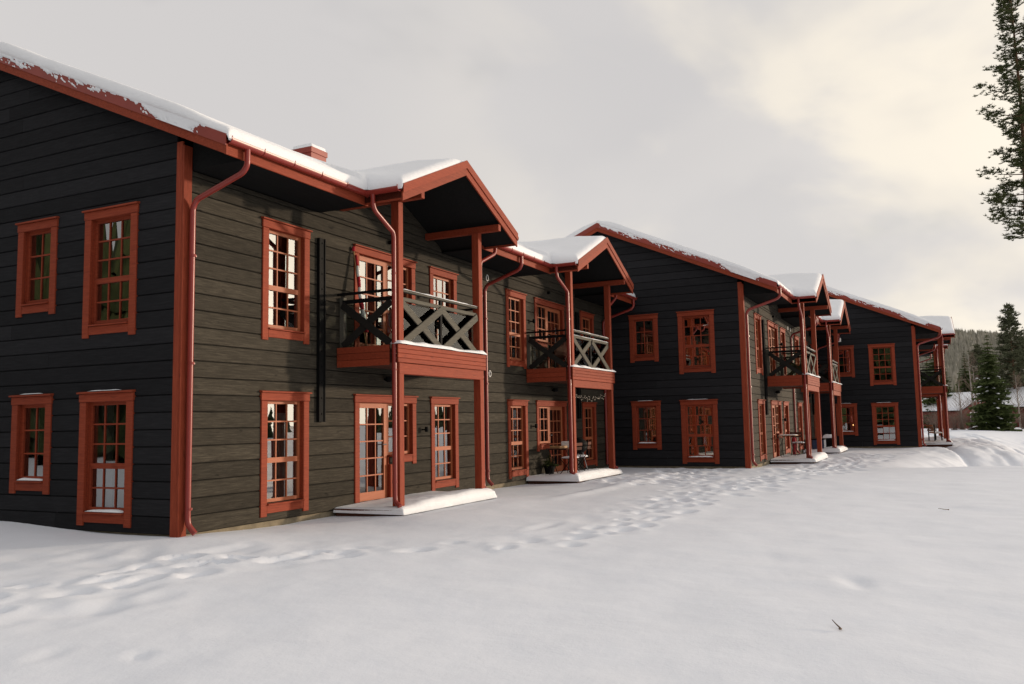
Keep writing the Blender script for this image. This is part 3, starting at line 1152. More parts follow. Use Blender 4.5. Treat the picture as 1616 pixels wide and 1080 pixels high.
    for (x, z) in ((9.68, 2.96), (9.62, 5.36), (8.92, 5.36)):
        v = MB()
        ring = [(x + 0.058 * math.cos(t * math.pi / 8), -0.036, z + 0.075 * math.sin(t * math.pi / 8)) for t in range(17)]
        v.tube(ring, 0.012, 6, False)
        v.build('vent', M_WHITE, H, True)
    return H


def gutter_run(pts):
    m = MB()
    p0, p1 = Vector(pts[0]), Vector(pts[1])
    d = (p1 - p0); n = max(1, int(d.length / 0.6))
    out = []
    # half-round trough with a rolled lip
    dirv = d.normalized(); sd = dirv.cross(Vector((0, 0, 1))).normalized()
    prof = []
    for k in range(9):
        a = math.pi + math.pi * k / 8
        prof.append((0.066 * math.cos(a), 0.066 * math.sin(a)))
    prof = [(-0.066, 0.012)] + prof + [(0.066, 0.012), (0.060, 0.012)] + [(p[0] * 0.9, p[1] * 0.9) for p in prof[::-1]] + [(-0.060, 0.012)]
    v = []
    for p in (p0, p1):
        v += [p + sd * a + Vector((0, 0, b)) for a, b in prof]
    k = len(prof)
    m.add(v, [(i, (i + 1) % k, k + (i + 1) % k, k + i) for i in range(k)] + [tuple(range(k))[::-1], tuple(range(k, 2 * k))])
    for i in range(n + 1):
        p = p0 + d * (i / max(n, 1))
        q = [p + sd * (0.07 * math.cos(math.pi + math.pi * t / 6)) + Vector((0, 0, 0.07 * math.sin(math.pi + math.pi * t / 6) + 0.004)) for t in range(7)]
        m.tube([q[0] + Vector((0, 0, 0.03))] + q + [q[-1] + Vector((0, 0, 0.03))], 0.008, 4)
    return m


def arc(pts, r_=0.06, n=4):
    """round the corners of a polyline"""
    pts = [Vector(p) for p in pts]
    out = [pts[0]]
    for a, b, c in zip(pts, pts[1:], pts[2:]):
        r1 = min(r_, (b - a).length * 0.45, (c - b).length * 0.45)
        s, e = b + (a - b).normalized() * r1, b + (c - b).normalized() * r1
        for k in range(n + 1):
            t = k / n
            out.append(s * (1 - t) ** 2 + b * 2 * t * (1 - t) + e * t * t)
    out.append(pts[-1])
    return out


def downspout(H, pts, r_=0.043):
    m = MB().tube(arc(pts, 0.10), r_, 12)
    d = m.build('downspout', M_PIPE, H, 'auto')
    k = MB()
    lo = min(p[2] for p in pts)
    x, y = pts[-2][0], pts[-2][1]
    for z in (lo + 0.35, 2.7, 4.3):
        k.tube([(x, y, z - 0.018), (x, y, z + 0.018)], r_ + 0.006, 12)
        k.box(x + 0.03, x + 0.062, y - 0.012, y + 0.012, z - 0.012, z + 0.012)
    k.build('pipe_clamp', M_PIPE, d)
    return d


def dome(x0, x1, y0, y1, z, h, seed, n=14):
    m = MB()
    xs, ys = np.linspace(0, 1, n), np.linspace(0, 1, n)
    v = []
    for i in xs:
        for j in ys:
            e = min(i, 1 - i, j, 1 - j) * 2
            t = 1 - (1 - min(e / 0.7, 1)) ** 2
            v.append((x0 + (x1 - x0) * i, y0 + (y1 - y0) * j, z + h * math.sqrt(max(t, 0)) * (0.8 + 0.3 * float(fbm(i * 3, j * 3, seed, 2)))))
    f = [(i * n + j, (i + 1) * n + j, (i + 1) * n + j + 1, i * n + j + 1) for i in range(n - 1) for j in range(n - 1)]
    return m.add(v, f)


def edge_lines(edges, lo, hi, step):
    """grid lines lo..hi with extra lines packed around each edge"""
    s = set(np.round(np.arange(lo, hi, step), 4)) | {round(hi, 4), round(lo, 4)}
    for e in edges:
        s = {v for v in s if abs(v - e) > 0.19}
        for d in (0, .004, .015, .035, .065, .1, .145, .19):
            for q in (e - d, e + d):
                if lo - 1e-6 <= q <= hi + 1e-6:
                    s.add(round(q, 4))
    return np.array(sorted(s))


def roof_snow(roof):
    X0, X1, Y0 = -0.298, HL, -1.175
    ph, py = PHALF + 0.045, -1.888
    RY = 4.7
    cxs = (PCX, mirx(PCX))
    ex = [X0, X1]
    for c in cxs:
        ex += [c - ph, c + ph]
    xs = edge_lines(ex + [PCX, mirx(PCX)], X0, X1, 0.11)
    ys = edge_lines([py, Y0], py, RY, 0.11)
    ys = np.concatenate([ys, np.arange(RY + 0.15, 2 * RY + 1.15, 0.4)])
    X, Y = np.meshgrid(xs, ys, indexing='ij')
    main = roof_z(np.minimum(Y, 2 * RY - Y + 0.0))
    # rounded ridge
    main = main - 0.10 * np.exp(-((Y - RY) / 0.35) ** 2)
    Z = main.copy()
    d = np.minimum(np.minimum(X - X0, 40.0), Y - Y0)
    d = np.minimum(d, 2 * RY + 1.16 - Y)
    inside = (Y >= Y0 - 1e-6)
    k = 0.28
    for c in cxs:
        pz = 6.87 - PSL * np.abs(X - c) - 0.09 * np.exp(-((X - c) / 0.25) ** 2)
        near = (np.abs(X - c) < ph + 1.0) & (Y < 2.2)
        h = np.clip(0.5 + 0.5 * (pz - main) / k, 0, 1)
        sm = main * (1 - h) + pz * h + k * h * (1 - h) * 1.1
        Z = np.where(near & (Y >= Y0 - 0.001), np.maximum(sm, main), Z)
        pin = (np.abs(X - c) <= ph + 1e-6)
        Z = np.where(pin & (Y < Y0 - 0.001), np.maximum(sm, pz), Z)
        dp = np.minimum(ph - np.abs(X - c), Y - py)
        dp = np.where(Y > 1.0, -1, dp)
        d = np.where(pin, np.maximum(d, dp), d)
        inside |= pin
    T = 0.235 + 0.05 * (fbm(X * 0.7, Y * 0.7, 3, 3) - 0.5) + 0.02 * (fbm(X * 3, Y * 3, 8, 3) - 0.5)
    T = T * (0.62 + 0.38 * sstep(-1.0, 0.2, Y + 0.0 * X + 1.0 * (np.abs(X - PCX) < 2.4) + 1.0 * (np.abs(X - mirx(PCX)) < 2.4)))
    rr = 0.17 * (0.75 + 0.5 * fbm(X * 1.5, Y * 1.5, 13, 3))
    q = 1 - np.clip(d / rr, 0, 1)
    t = T * np.sqrt(np.clip(1 - q * q, 0, 1))
    de = Y - Y0
    for c in cxs:
        pin = np.abs(X - c) <= ph + 1e-6
        de = np.where(pin, np.where(Y < Y0 + 0.05, ph - np.abs(X - c), 9.0), de)
    Z = Z + 0.012 + t - 0.06 * np.clip(1 - de / 0.03, 0, 1)
    idx = np.arange(X.size).reshape(X.shape)
    cxm, cym = (X[:-1, :-1] + X[1:, 1:]) / 2, (Y[:-1, :-1] + Y[1:, 1:]) / 2
    ok = cym >= Y0
    for c in cxs:
        ok |= np.abs(cxm - c) <= ph
    F = np.stack([idx[:-1, :-1], idx[1:, :-1], idx[1:, 1:], idx[:-1, 1:]], -1)[ok]
    used = np.unique(F)
    mp = np.full(X.size, -1); mp[used] = np.arange(len(used))
    V = np.stack([X, Y, Z], -1).reshape(-1, 3)[used]
    link('snow_cover', np_mesh('snow_cover', V, mp[F], M_RSNOW), roof)


def snow_patches(roof, x):
    """wind-packed snow sticking to the gable flashing"""
    nu, nv = 420, 12
    us = np.linspace(-1.05, 4.6, nu)
    vv = np.linspace(-0.125, 0.04, nv)
    U, V = np.meshgrid(us, vv, indexing='ij')
    rel = (V - vv[0]) / (vv[-1] - vv[0])
    n = 0.52 * fbm(U * 2.6, V * 9, 4, 4) + 0.48 * fbm(U * 13, V * 34, 14, 3)
    low = sstep(-0.7, -0.35, U) * (1 - sstep(0.4, 0.7, U)) * 0.26      # the big cake near the eave
    thr = 0.715 - 0.32 * rel ** 1.2 - low
    H = np.clip((n - thr) / 0.08, 0, 1)
    P = np.stack([x - 0.028 * H ** 0.6 + 0.002, U, roof_z(U) + V], -1).reshape(-1, 3)
    idx = np.arange(nu * nv).reshape(nu, nv)
    hc = (H[:-1, :-1] + H[1:, :-1] + H[1:, 1:] + H[:-1, 1:]) > 0.02
    F = np.stack([idx[:-1, :-1], idx[:-1, 1:], idx[1:, 1:], idx[1:, :-1]], -1)[hc]
    used = np.unique(F); mp = np.full(nu * nv, -1); mp[used] = np.arange(len(used))
    o = link('snow_patch', np_mesh('snow_patch', P[used], mp[F], M_RSNOW), roof)
    o['kind'] = 'stuff'


def porch(H, mir):
    fx = (lambda x: mirx(x)) if mir else (lambda x: x)
    def F(m):
        if not mir:
            return m
        q = MB(); q.v = [(mirx(x), y, z) for x, y, z in m.v]; q.f = [t[::-1] for t in m.f]
        return q
    def bx(x0, x1, *a):
        return MB().cbox(x0, x1, *a)
    zr = lambda x: 6.87 - PSL * abs(x - PCX)
    # roof slabs
    th = 0.215
    m = MB()
    xl, xr = PCX - PHALF, PCX + PHALF
    for a, b in ((xl, PCX - 0.0005), (PCX + 0.0005, xr)):
        m.prism([(a, zr(a) - th), (b, zr(b) - th), (b, zr(b)), (a, zr(a))], 'y', -PY + 0.03, -0.035)
        m.prism([(a, zr(a) - 0.04), (b, zr(b) - 0.04), (b, zr(b) - 0.002), (a, zr(a) - 0.002)], 'y', -0.034, 1.2)
    pr = F(m).build('porch_roof', M_SOFFIT, H)
    for a, b in ((xl - 0.01, PCX - 0.0005), (PCX + 0.0005, xr + 0.01)):
        lo = lambda x: zr(x) - 0.27
        F(MB().prism([(a, lo(a)), (b, lo(b)), (b, zr(b) - 0.105), (a, zr(a) - 0.105)], 'y', -PY - 0.0, -PY + 0.028)).build('barge_board', M_RED, pr)
        F(MB().prism([(a - 0.005 if a < PCX else a, zr(a) - 0.13), (b + 0.005 if b > PCX + 1 else b, zr(b) - 0.13), (b, zr(b) + 0.03), (a, zr(a) + 0.03)], 'y', -PY - 0.022, -PY - 0.001)).build('barge_flashing', M_FLASH if False else M_RED, pr)
    # side fascias and gutters
    for sx, x in ((-1, xl), (1, xr)):
        y1 = -EAVE - 0.03
        F(bx(min(x, x - sx * 0.026), max(x, x - sx * 0.026), -PY + 0.032, y1 if True else 0, ZSOF - 0.02, ZSOF + 0.2)).build('fascia_board', M_RED, pr)
        g = gutter_run([(x + sx * 0.07, -PY + 0.03, 5.80), (x + sx * 0.07, -EAVE - 0.10, 5.80)])
        F(g).build('gutter', M_PIPE, pr, 'auto')
    # plate beams on the posts
    for x in (3.73, 6.76):
        F(MB().cbox(x - 0.055, x + 0.055, -PY + 0.03, -0.033, 5.78, 5.92)).build('beam', M_RED, pr)
    # --- balcony
    PW = 0.075
    b = MB()
    for k in range(10):
        y0 = -1.33 + k * 0.13
        b.box(3.62, 6.86, y0, y0 + 0.122, 3.09, 3.118)
    b.box(3.66, 6.82, -1.2, -0.04, 2.86, 3.085)
    bal = F(b).build('balcony', M_DECK, H)
    for x in (3.73, 6.76):
        F(MB().cbox(x - PW, x + PW, -1.37, -1.21, 0.26, 5.779)).build('post', M_REDV, bal)
        F(MB().cbox(x - 0.05, x + 0.05, -0.13, -0.034, 3.125, 4.12)).build('post', M_RAIL, bal)
    F(bx(3.73 - PW + 0.001, 6.76 + PW - 0.001, -1.375, -1.23, 2.65, 2.845)).build('beam', M_RED, bal)
    for k in range(4):
        z0 = 2.852 + k * 0.083
        F(bx(3.58, 6.90, -1.40, -1.376, z0, z0 + 0.079, 0.005)).build('fascia_plank', M_RED, bal)
    for x0 in (3.58, 6.875):
        for k in range(3):
            z0 = 2.81 + k * 0.122
            F(bx(x0, x0 + 0.026, -1.205, -0.05, z0, z0 + 0.118, 0.005)).build('fascia_plank', M_RED, bal)
    # railing: front
    zt, z2, zb = 4.17, 4.02, 3.20
    xa, xb = 3.73 + PW, 6.76 - PW
    xm = (xa + xb) / 2
    F(bx(xa, xb, -1.335, -1.245, zt - 0.02, zt + 0.02)).build('rail', M_RAIL, bal)
    F(bx(xa, xb, -1.315, -1.265, z2 - 0.035, z2 + 0.035)).build('rail', M_RAIL, bal)
    F(bx(xm - 0.035, xm + 0.035, -1.30, -1.25, 3.12, zt - 0.021)).build('post', M_BLACK, bal)
    for (a, c) in ((xa, xm), (xm, xb)):
        F(MB().bar((a + 0.02, -1.330, zb), (c - 0.02, -1.330, z2 - 0.05), 0.026, 0.135)).build('brace', M_RAIL, bal)
        F(MB().bar((a + 0.02, -1.300, z2 - 0.05), (c - 0.02, -1.300, zb), 0.026, 0.135)).build('brace', M_RAIL, bal)
        F(MB().box(a + 0.03, c - 0.045, -1.232, -1.226, 3.14, z2 - 0.05)).build('glass_panel', M_PANEL, bal)
    # railing: sides
    for sx, x in ((1, 3.66), (-1, 6.83)):
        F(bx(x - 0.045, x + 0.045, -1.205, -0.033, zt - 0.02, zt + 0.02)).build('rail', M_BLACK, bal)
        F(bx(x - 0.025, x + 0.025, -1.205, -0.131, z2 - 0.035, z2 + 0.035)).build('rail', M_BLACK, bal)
        F(MB().bar((x - sx * 0.03, -1.2, zb), (x - sx * 0.03, -0.135, z2 - 0.05), 0.026, 0.135)).build('brace', M_SHADERAIL, bal)
        F(MB().bar((x, -1.2, z2 - 0.05), (x, -0.135, zb), 0.026, 0.135)).build('brace', M_SHADERAIL, bal)
        F(MB().box(x + sx * 0.05, x + sx * 0.056, -1.2, -0.14, 3.14, z2 - 0.05)).build('glass_panel', M_PANEL, bal)
    # snow on the balcony edge and on the rails
    me = snow_strip(3.36, 0.20, 0.085, 61 + mir)
    link('snow', me, bal, (fx(3.56) if not mir else fx(6.92), -1.235, 3.183))
    link('snow', snow_strip(xb - xa, 0.10, 0.030, 71 + mir), bal, (xa if not mir else fx(xb), -1.24, zt + 0.019))
    if mir:
        link('snow', snow_strip(xb - xa, 0.07, 0.025, 81), bal, (fx(xb), -1.255, z2 + 0.034))
    # --- patio deck with its snow
    d = MB()
    for k in range(11):
        y0 = -1.50 + k * 0.133
        d.box(3.52, 6.98, y0, y0 + 0.125, 0.235, 0.262)
    d.box(3.56, 6.94, -1.46, -0.05, 0.0, 0.233)
    dk = F(d).build('patio_deck', M_DECK, H)
    nxp, nyp = 70, 34
    xs = np.sort(np.concatenate([np.linspace(3.50, 7.02, nxp), [3.503, 3.515, 3.54, 6.98, 7.005, 7.017]]))
    ys = np.sort(np.concatenate([np.linspace(-1.56, -0.035, nyp), [-1.557, -1.545, -1.52]]))
    X, Y = np.meshgrid(xs, ys, indexing='ij')
    dd = np.minimum(np.minimum(X - 3.50, 7.02 - X) * 0.9, Y + 1.56 - 0.03 * fbm(X * 2.2, 3.0, 44, 3) * np.clip((-1.3 - Y) / 0.26, 0, 1))
    Tn = 0.135 + 0.05 * (fbm(X * 1.3, Y * 1.3, 23 + mir, 3) - 0.5) + 0.028 * (fbm(X * 6, Y * 6, 24, 3) - 0.5)
    Tn = Tn * (0.35 + 0.65 * sstep(-0.3, -1.25, Y)) * (0.45 + 0.55 * sstep(3.6, 4.8, X))
    q = 1 - np.clip(dd / (0.11 + 0.08 * fbm(X * 1.7, Y * 1.7, 29, 2)), 0, 1)
    Z = 0.262 - 0.07 * q ** 6 + Tn * np.sqrt(1 - q * q)
    idx = np.arange(X.size).reshape(X.shape)
    Fc = np.stack([idx[:-1, :-1], idx[1:, :-1], idx[1:, 1:], idx[:-1, 1:]], -1).reshape(-1, 4)
    V = np.stack([X, Y, Z], -1).reshape(-1, 3)
    if mir:
        V[:, 0] = 2 * MID - V[:, 0]; Fc = Fc[:, ::-1]
    link('snow', np_mesh('snow', V, Fc, M_RSNOW), dk)
    # lamp under the balcony and under the roof
    F(MB().lathe([(0.05, 2.60), (0.075, 2.62), (0.075, 2.70), (0.04, 2.71)], 5.14, -0.14, 10).box(5.12, 5.16, -0.08, -0.031, 2.63, 2.67)).build('wall_lamp', M_BLACK, H, 'auto')
    F(MB().box(5.29, 5.345, -0.11, -0.031, 5.43, 5.50)).build('wall_lamp', M_BLACK, H)
    # downspouts of the porch roof, strapped to the posts
    for sx, xg, xp in ((-1, xl - 0.07, 3.73 - PW - 0.05), (1, xr + 0.07, 6.76 + PW + 0.05)):
        pts = [(xg, -1.30, 5.76), (xg, -1.30, 5.56), (xg - sx * 0.06, -1.30, 5.47), (xp + sx * 0.03, -1.30, 5.20), (xp, -1.30, 5.12), (xp, -1.30, 0.50), (xp, -1.31, 0.40), (xp + sx * 0.02, -1.42, 0.33)]
        mm = MB().tube(arc(pts, 0.09), 0.042, 12)
        ds = F(mm).build('downspout', M_PIPE, H, 'auto')
        k = MB()
        for z in (0.75, 2.72, 4.45):
            k.tube([(xp, -1.30, z - 0.018), (xp, -1.30, z + 0.018)], 0.049, 12)
        F(k).build('pipe_clamp', M_PIPE, ds)


H1 = house_proto()
H1.location = HOUSES[0][:3]
H2 = copy_tree(H1)
H2.location = HOUSES[1][:3]; H2.rotation_euler = (0, 0, HOUSES[1][3])
H2['label'] = 'middle dark timber house of the row, gable and balconies right of centre'
H3 = copy_tree(H1)
H3.location = HOUSES[2][:3]; H3.rotation_euler = (0, 0, HOUSES[2][3])
H3['label'] = 'farthest dark timber house of the row, in front of the spruces'
# the curtains differ from house to house
for Hn in (H2, H3):
    for w_ in [o for o in Hn.children if o.name.startswith('window')]:
        isg = abs(w_.rotation_euler[2]) > 1
        for c in list(w_.children):
            if c.name.startswith('curtain') and (not isg or Hn is H3):
                bpy.data.objects.remove(c)
            elif c.name.startswith('curtain') and Hn is H2 and w_.location[1] < 3:
                bpy.data.objects.remove(c)
    for w_ in [o for o in Hn.children if o.name.startswith('window')]:
        for c in w_.children:
            if c.name.startswith('curtain') and Hn is H2:
                c.data = c.data.copy(); c.data.materials[0] = M_GREENCURT


def hp(i, x, y, z=0.0):
    """point in house i's frame -> world"""
    Hh = HOUSES[i]
    c, s = math.cos(Hh[3]), math.sin(Hh[3])
    return (Hh[0] + c * x - s * y, Hh[1] + s * x + c * y, Hh[2] + z)

# ------------------------------------------------------------------ things on the decks and balconies
DECKZ = 0.30


def bistro_table(label, loc, rz=0.0, top=(0.62, 0.62), h=0.72, mat=None, snow=True):
    t = thing('bistro_table', label, 'table', loc, rz)
    w, d = top
    for k in range(5):
        y0 = -d / 2 + k * d / 5
        MB().cbox(-w / 2, w / 2, y0, y0 + d / 5 - 0.012, h - 0.022, h, 0.004).build('slat', mat or M_PALEWOOD, t)
    fr = MB()
    for sx in (-1, 1):
        fr.tube([(sx * w * 0.42, -d * 0.4, h - 0.03), (-sx * w * 0.42, -d * 0.4, 0.0)], 0.009, 6)
        fr.tube([(sx * w * 0.42, d * 0.4, h - 0.03), (-sx * w * 0.42, d * 0.4, 0.0)], 0.009, 6)
        fr.tube([(sx * w * 0.42, -d * 0.4, h - 0.03), (sx * w * 0.42, d * 0.4, h - 0.03)], 0.009, 6)
        fr.tube([(sx * w * 0.42, -d * 0.4, 0.01), (sx * w * 0.42, d * 0.4, 0.01)], 0.009, 6)
    fr.build('frame', M_BLACK, t)
    if snow:
        dome(-w / 2, w / 2, -d / 2, d / 2, h + 0.001, 0.03, 5).build('snow', M_RSNOW, t, True)
    return t


def folding_chair(label, loc, rz=0.0, snow=True):
    t = thing('folding_chair', label, 'chair', loc, rz, 'folding chairs on the patio decks')
    for k in range(4):
        MB().cbox(-0.2, 0.2, -0.18 + k * 0.09, -0.18 + k * 0.09 + 0.075, 0.43, 0.448, 0.003).build('seat_slat', M_DECK, t)
    for k in range(2):
        MB().cbox(-0.2, 0.2, 0.235 + 0.02 * k, 0.25 + 0.02 * k, 0.66 + 0.11 * k, 0.74 + 0.11 * k, 0.003).build('back_slat', M_DECK, t)
    fr = MB()
    for sx in (-0.21, 0.21):
        fr.tube([(sx, -0.22, 0.0), (sx, 0.20, 0.5), (sx, 0.27, 0.88)], 0.010, 6)
        fr.tube([(sx, 0.24, 0.0), (sx, -0.19, 0.43)], 0.010, 6)
    fr.tube([(-0.21, -0.22, 0.02), (0.21, -0.22, 0.02)], 0.008, 6)
    fr.tube([(-0.21, 0.24, 0.02), (0.21, 0.24, 0.02)], 0.008, 6)
    fr.build('frame', M_BLACK, t)
    if snow:
        dome(-0.2, 0.2, -0.18, 0.18, 0.449, 0.05, 9).build('snow', M_RSNOW, t, True)
    return t


# second porch of the nearest house
bistro_table('slatted wooden patio table under the divided window of the second porch', hp(0, 12.75, -0.62, DECKZ), 0.1, (0.95, 0.62), 0.72, M_DECK, snow=False)
tb = tag(MB().cbox(-0.16, 0.16, -0.12, 0.12, 0, 0.17, 0.01).build('storage_box', M_WHITE, None), 'small white box standing on the slatted patio table', 'box')
tb.location = hp(0, 13.02, -0.66, DECKZ + 0.722); tb.rotation_euler = (0, 0, 0.2)
tr_ = thing('serving_tray', 'dark tray with a wooden rim on the slatted patio table', 'tray', hp(0, 12.55, -0.62, DECKZ + 0.722), -0.1)
MB().cbox(-0.2, 0.2, -0.14, 0.14, 0, 0.018, 0.004).build('base', M_BLACK, tr_)
MB().box(-0.2, 0.2, -0.155, -0.141, 0, 0.06).box(-0.2, 0.2, 0.141, 0.155, 0, 0.06).box(-0.215, -0.201, -0.155, 0.155, 0, 0.06).box(0.201, 0.215, -0.155, 0.155, 0, 0.06).build('rim', M_PALEWOOD, tr_)
folding_chair('left one of two folding chairs in front of the slatted patio table', hp(0, 12.32, -1.05, DECKZ + 0.02), 3.0)
folding_chair('right one of two folding chairs in front of the slatted patio table', hp(0, 12.88, -1.12, DECKZ + 0.03), 3.3)


def potted_fir(label, loc, h, r_, seed):
    t = thing('potted_fir', label, 'plant', loc)
    MB().lathe([(r_ * 0.45, 0), (r_ * 0.6, 0.2), (r_ * 0.66, 0.24), (r_ * 0.55, 0.24), (r_ * 0.5, 0.2)], n=12).build('pot', M_BLACK, t, 'auto')
    V, Fc = conifer_crown(h, r_, seed, 14, 7, 4, z0=0.25)
    link('foliage', np_mesh('foliage', V, Fc, M_SPRUCE, False), t)
    return t


def conifer_crown(h, r, seed, levels, nb, segs, z0=0.0, droop=0.35, taper=0.85, tip=0.02, wide=0.30):
    rng = np.random.default_rng(seed)
    tris = []
    for L_ in range(levels):
        t = (L_ + rng.uniform(-0.3, 0.3)) / levels
        t = min(max(t, 0.0), 1.0)
        zb = z0 + (h - z0) * t
        length = r * ((1 - t) ** taper + tip) * rng.uniform(0.75, 1.15)
        n = max(4, int(nb * (0.5 + 0.5 * (1 - t)) + 0.5))
        a0 = rng.uniform(0, 6.28)
        for b in range(n):
            a = a0 + 2 * math.pi * b / n + rng.normal(0, 0.25)
            ln = length * rng.uniform(0.6, 1.15)
            ca, sa = math.cos(a), math.sin(a)
            dr = droop * rng.uniform(0.6, 1.3)
            for s in range(segs):
                f0, f1 = s / segs, (s + 1.35) / segs
                def pt(f):
                    return np.array([ca * ln * f, sa * ln * f, zb - dr * ln * f * (1.15 - 0.55 * f)])
                p0, p1 = pt(f0), pt(f1)
                wd = ln * wide * (1.05 - 0.75 * f0) + 0.01 * h * 0.2
                side = np.array([-sa, ca, 0.0])
                for sg in (-1, 1):
                    q = (p0 * 0.35 + p1 * 0.65) + side * sg * wd * rng.uniform(0.6, 1.2) - np.array([0, 0, wd * rng.uniform(0.15, 0.75)])
                    tris.append((p0, p1, q))
                hng = (p0 + p1) / 2 - np.array([0, 0, wd * rng.uniform(0.5, 1.0)]) + side * rng.normal(0, 0.15) * wd
                tris.append((p0, p1, hng))
    V = np.array(tris).reshape(-1, 3)
    return V, np.arange(len(V)).reshape(-1, 3)


potted_fir('small green fir in a pot behind the two folding chairs', hp(0, 12.75, -0.25, DECKZ), 0.62, 0.26, 3)
# kettle barbecue
g = thing('kettle_barbecue', 'black kettle barbecue on thin legs behind the second porch post', 'barbecue', hp(0, 13.75, -0.72, DECKZ))
MB().lathe([(0.03, 0.52), (0.16, 0.56), (0.25, 0.66), (0.27, 0.74)], n=16).build('bowl', M_BLACK, g, True)
MB().lathe([(0.275, 0.745), (0.25, 0.85), (0.15, 0.94), (0.03, 0.97)], n=16).build('lid', M_BLACK, g, True)
for k in range(3):
    a = 2.1 * k + 0.4
    MB().tube([(0.14 * math.cos(a), 0.14 * math.sin(a), 0.56), (0.30 * math.cos(a), 0.30 * math.sin(a), 0.0)], 0.011, 6).build('leg', M_STEEL, g)
# string lights under the second balcony
sl = thing('string_lights', 'string of tiny fairy lights hanging under the second balcony', 'fairy lights', hp(0, 11.93, -1.2, 2.4))
wire, bulbs = MB(), MB()
pts = []
rs = random.Random(4)
for k in range(41):
    f = k / 40
    pts.append((0.12 + 2.75 * f, 0.0, 0.12 - 0.75 * f * (1 - f) * 0.55 + 0.03 * math.sin(k * 1.3)))
wire.tube(pts, 0.004, 4)
for k in range(0, 41):
    p = pts[k]
    for e in range(2):
        q = (p[0] + rs.uniform(-.03, .03), p[1] + rs.uniform(-.02, .02), p[2] - rs.uniform(0.0, 0.10))
        bulbs.add([(q[0] - .008, q[1], q[2]), (q[0], q[1] - .008, q[2]), (q[0] + .008, q[1], q[2]), (q[0], q[1] + .008, q[2]), (q[0], q[1], q[2] + .01), (q[0], q[1], q[2] - .01)],
                  [(0, 1, 4), (1, 2, 4), (2, 3, 4), (3, 0, 4), (1, 0, 5), (2, 1, 5), (3, 2, 5), (0, 3, 5)])
wire.build('wire', M_BLACK, sl)
bo = bulbs.build('bulbs', emit_mat('fairy_bulb', (0.8, 0.66, 0.5), 0.25), sl)
bo['kind'] = 'stuff'

# first balcony: furled flag, lantern, chair
fl = thing('furled_flag', 'red and white flag furled round a pole leaning by the first balcony door', 'flag', hp(0, 4.0, -0.42, 3.13))
MB().tube([(0, 0, 0), (0.06, 0.345, 1.95)], 0.014, 8).build('pole', M_PALEWOOD, fl, True)
for k in range(7):
    f0, f1 = 0.18 + k * 0.11, 0.18 + (k + 1) * 0.11
    P_ = lambda f: Vector((0.06 * f + 0.02 * math.sin(f * 9), 0.345 * f - 0.03, 1.95 * f))
    MB().tube([P_(f0), P_((f0 + f1) / 2), P_(f1)], [0.045 - 0.004 * k, 0.055 - 0.005 * k, 0.04 - 0.003 * k], 8).build('cloth', M_FLAGR if k % 2 == 0 else M_WHITE, fl, True)
MB().lathe([(0.02, 1.93), (0.035, 1.95), (0.035, 2.0), (0.01, 2.03)], 0.06, 0.345, 10).build('finial', M_FLAGR, fl, True)
ln = thing('lantern', 'pale lantern standing on the first balcony floor by the door', 'lantern', hp(0, 4.05, -0.95, 3.12))
MB().lathe([(0.07, 0.0), (0.07, 0.02), (0.06, 0.03), (0.06, 0.26), (0.03, 0.31)], n=12).build('body', plain('frosted_lantern', (0.75, 0.62, 0.45), 0.6, 0, 0.3, 0.1, 5), ln, 'auto')
MB().tube([(-0.05, 0, 0.30), (0, 0, 0.40), (0.05, 0, 0.30)], 0.006, 5).build('handle', M_BLACK, ln)


def lounge_chair(label, loc, rz):
    t = thing('garden_chair', label, 'chair', loc, rz)
    MB().cbox(-0.26, 0.26, -0.25, 0.25, 0.36, 0.44, 0.02).build('seat', M_DECK, t)
    MB().cbox(-0.26, 0.26, 0.22, 0.28, 0.46, 0.86, 0.02).build('backrest', M_DECK, t)
    for sx in (-0.24, 0.24):
        for sy in (-0.22, 0.24):
            MB().box(sx - 0.02, sx + 0.02, sy - 0.02, sy + 0.02, 0, 0.36).build('leg', M_BLACK, t)
    return t


lounge_chair('brown garden chair behind the crossed rail of the first balcony', hp(0, 4.75, -0.80, 3.12), 0.4)
lounge_chair('brown garden chair behind the crossed rail of the second balcony', hp(0, 13.0, -0.75, 3.12), -0.5)
dome_ = tag(dome(0, 0.5, 0, 0.35, 0, 0.22, 77).build('snow_heap', M_RSNOW, None, True), 'heap of white snow left on the first balcony floor', 'snow heap')
dome_.location = hp(0, 5.0, -1.1, 3.115)
# middle house, first porch
bistro_table('tall slim bistro table on the first porch deck of the middle house', hp(1, 5.0, -0.45, DECKZ), 0.0, (0.8, 0.6), 0.78)
folding_chair('folding chair with snow on its seat, beside the tall slim bistro table', hp(1, 6.15, -0.62, DECKZ + 0.02), 1.4)
cl = thing('candle_lantern', 'small orange candle lantern between the first and second porch of the middle house', 'lantern', hp(1, 6.6, -0.4, DECKZ))
MB().lathe([(0.06, 0), (0.06, 0.4), (0.08, 0.42), (0.08, 0.62), (0.03, 0.68)], n=10).build('body', M_FLAGR, cl, 'auto')
MB().lathe([(0.03, 0.68), (0.035, 0.72), (0.004, 0.80)], n=8).build('flame', emit_mat('candle_flame', (1.0, 0.45, 0.18), 1.2), cl, True)
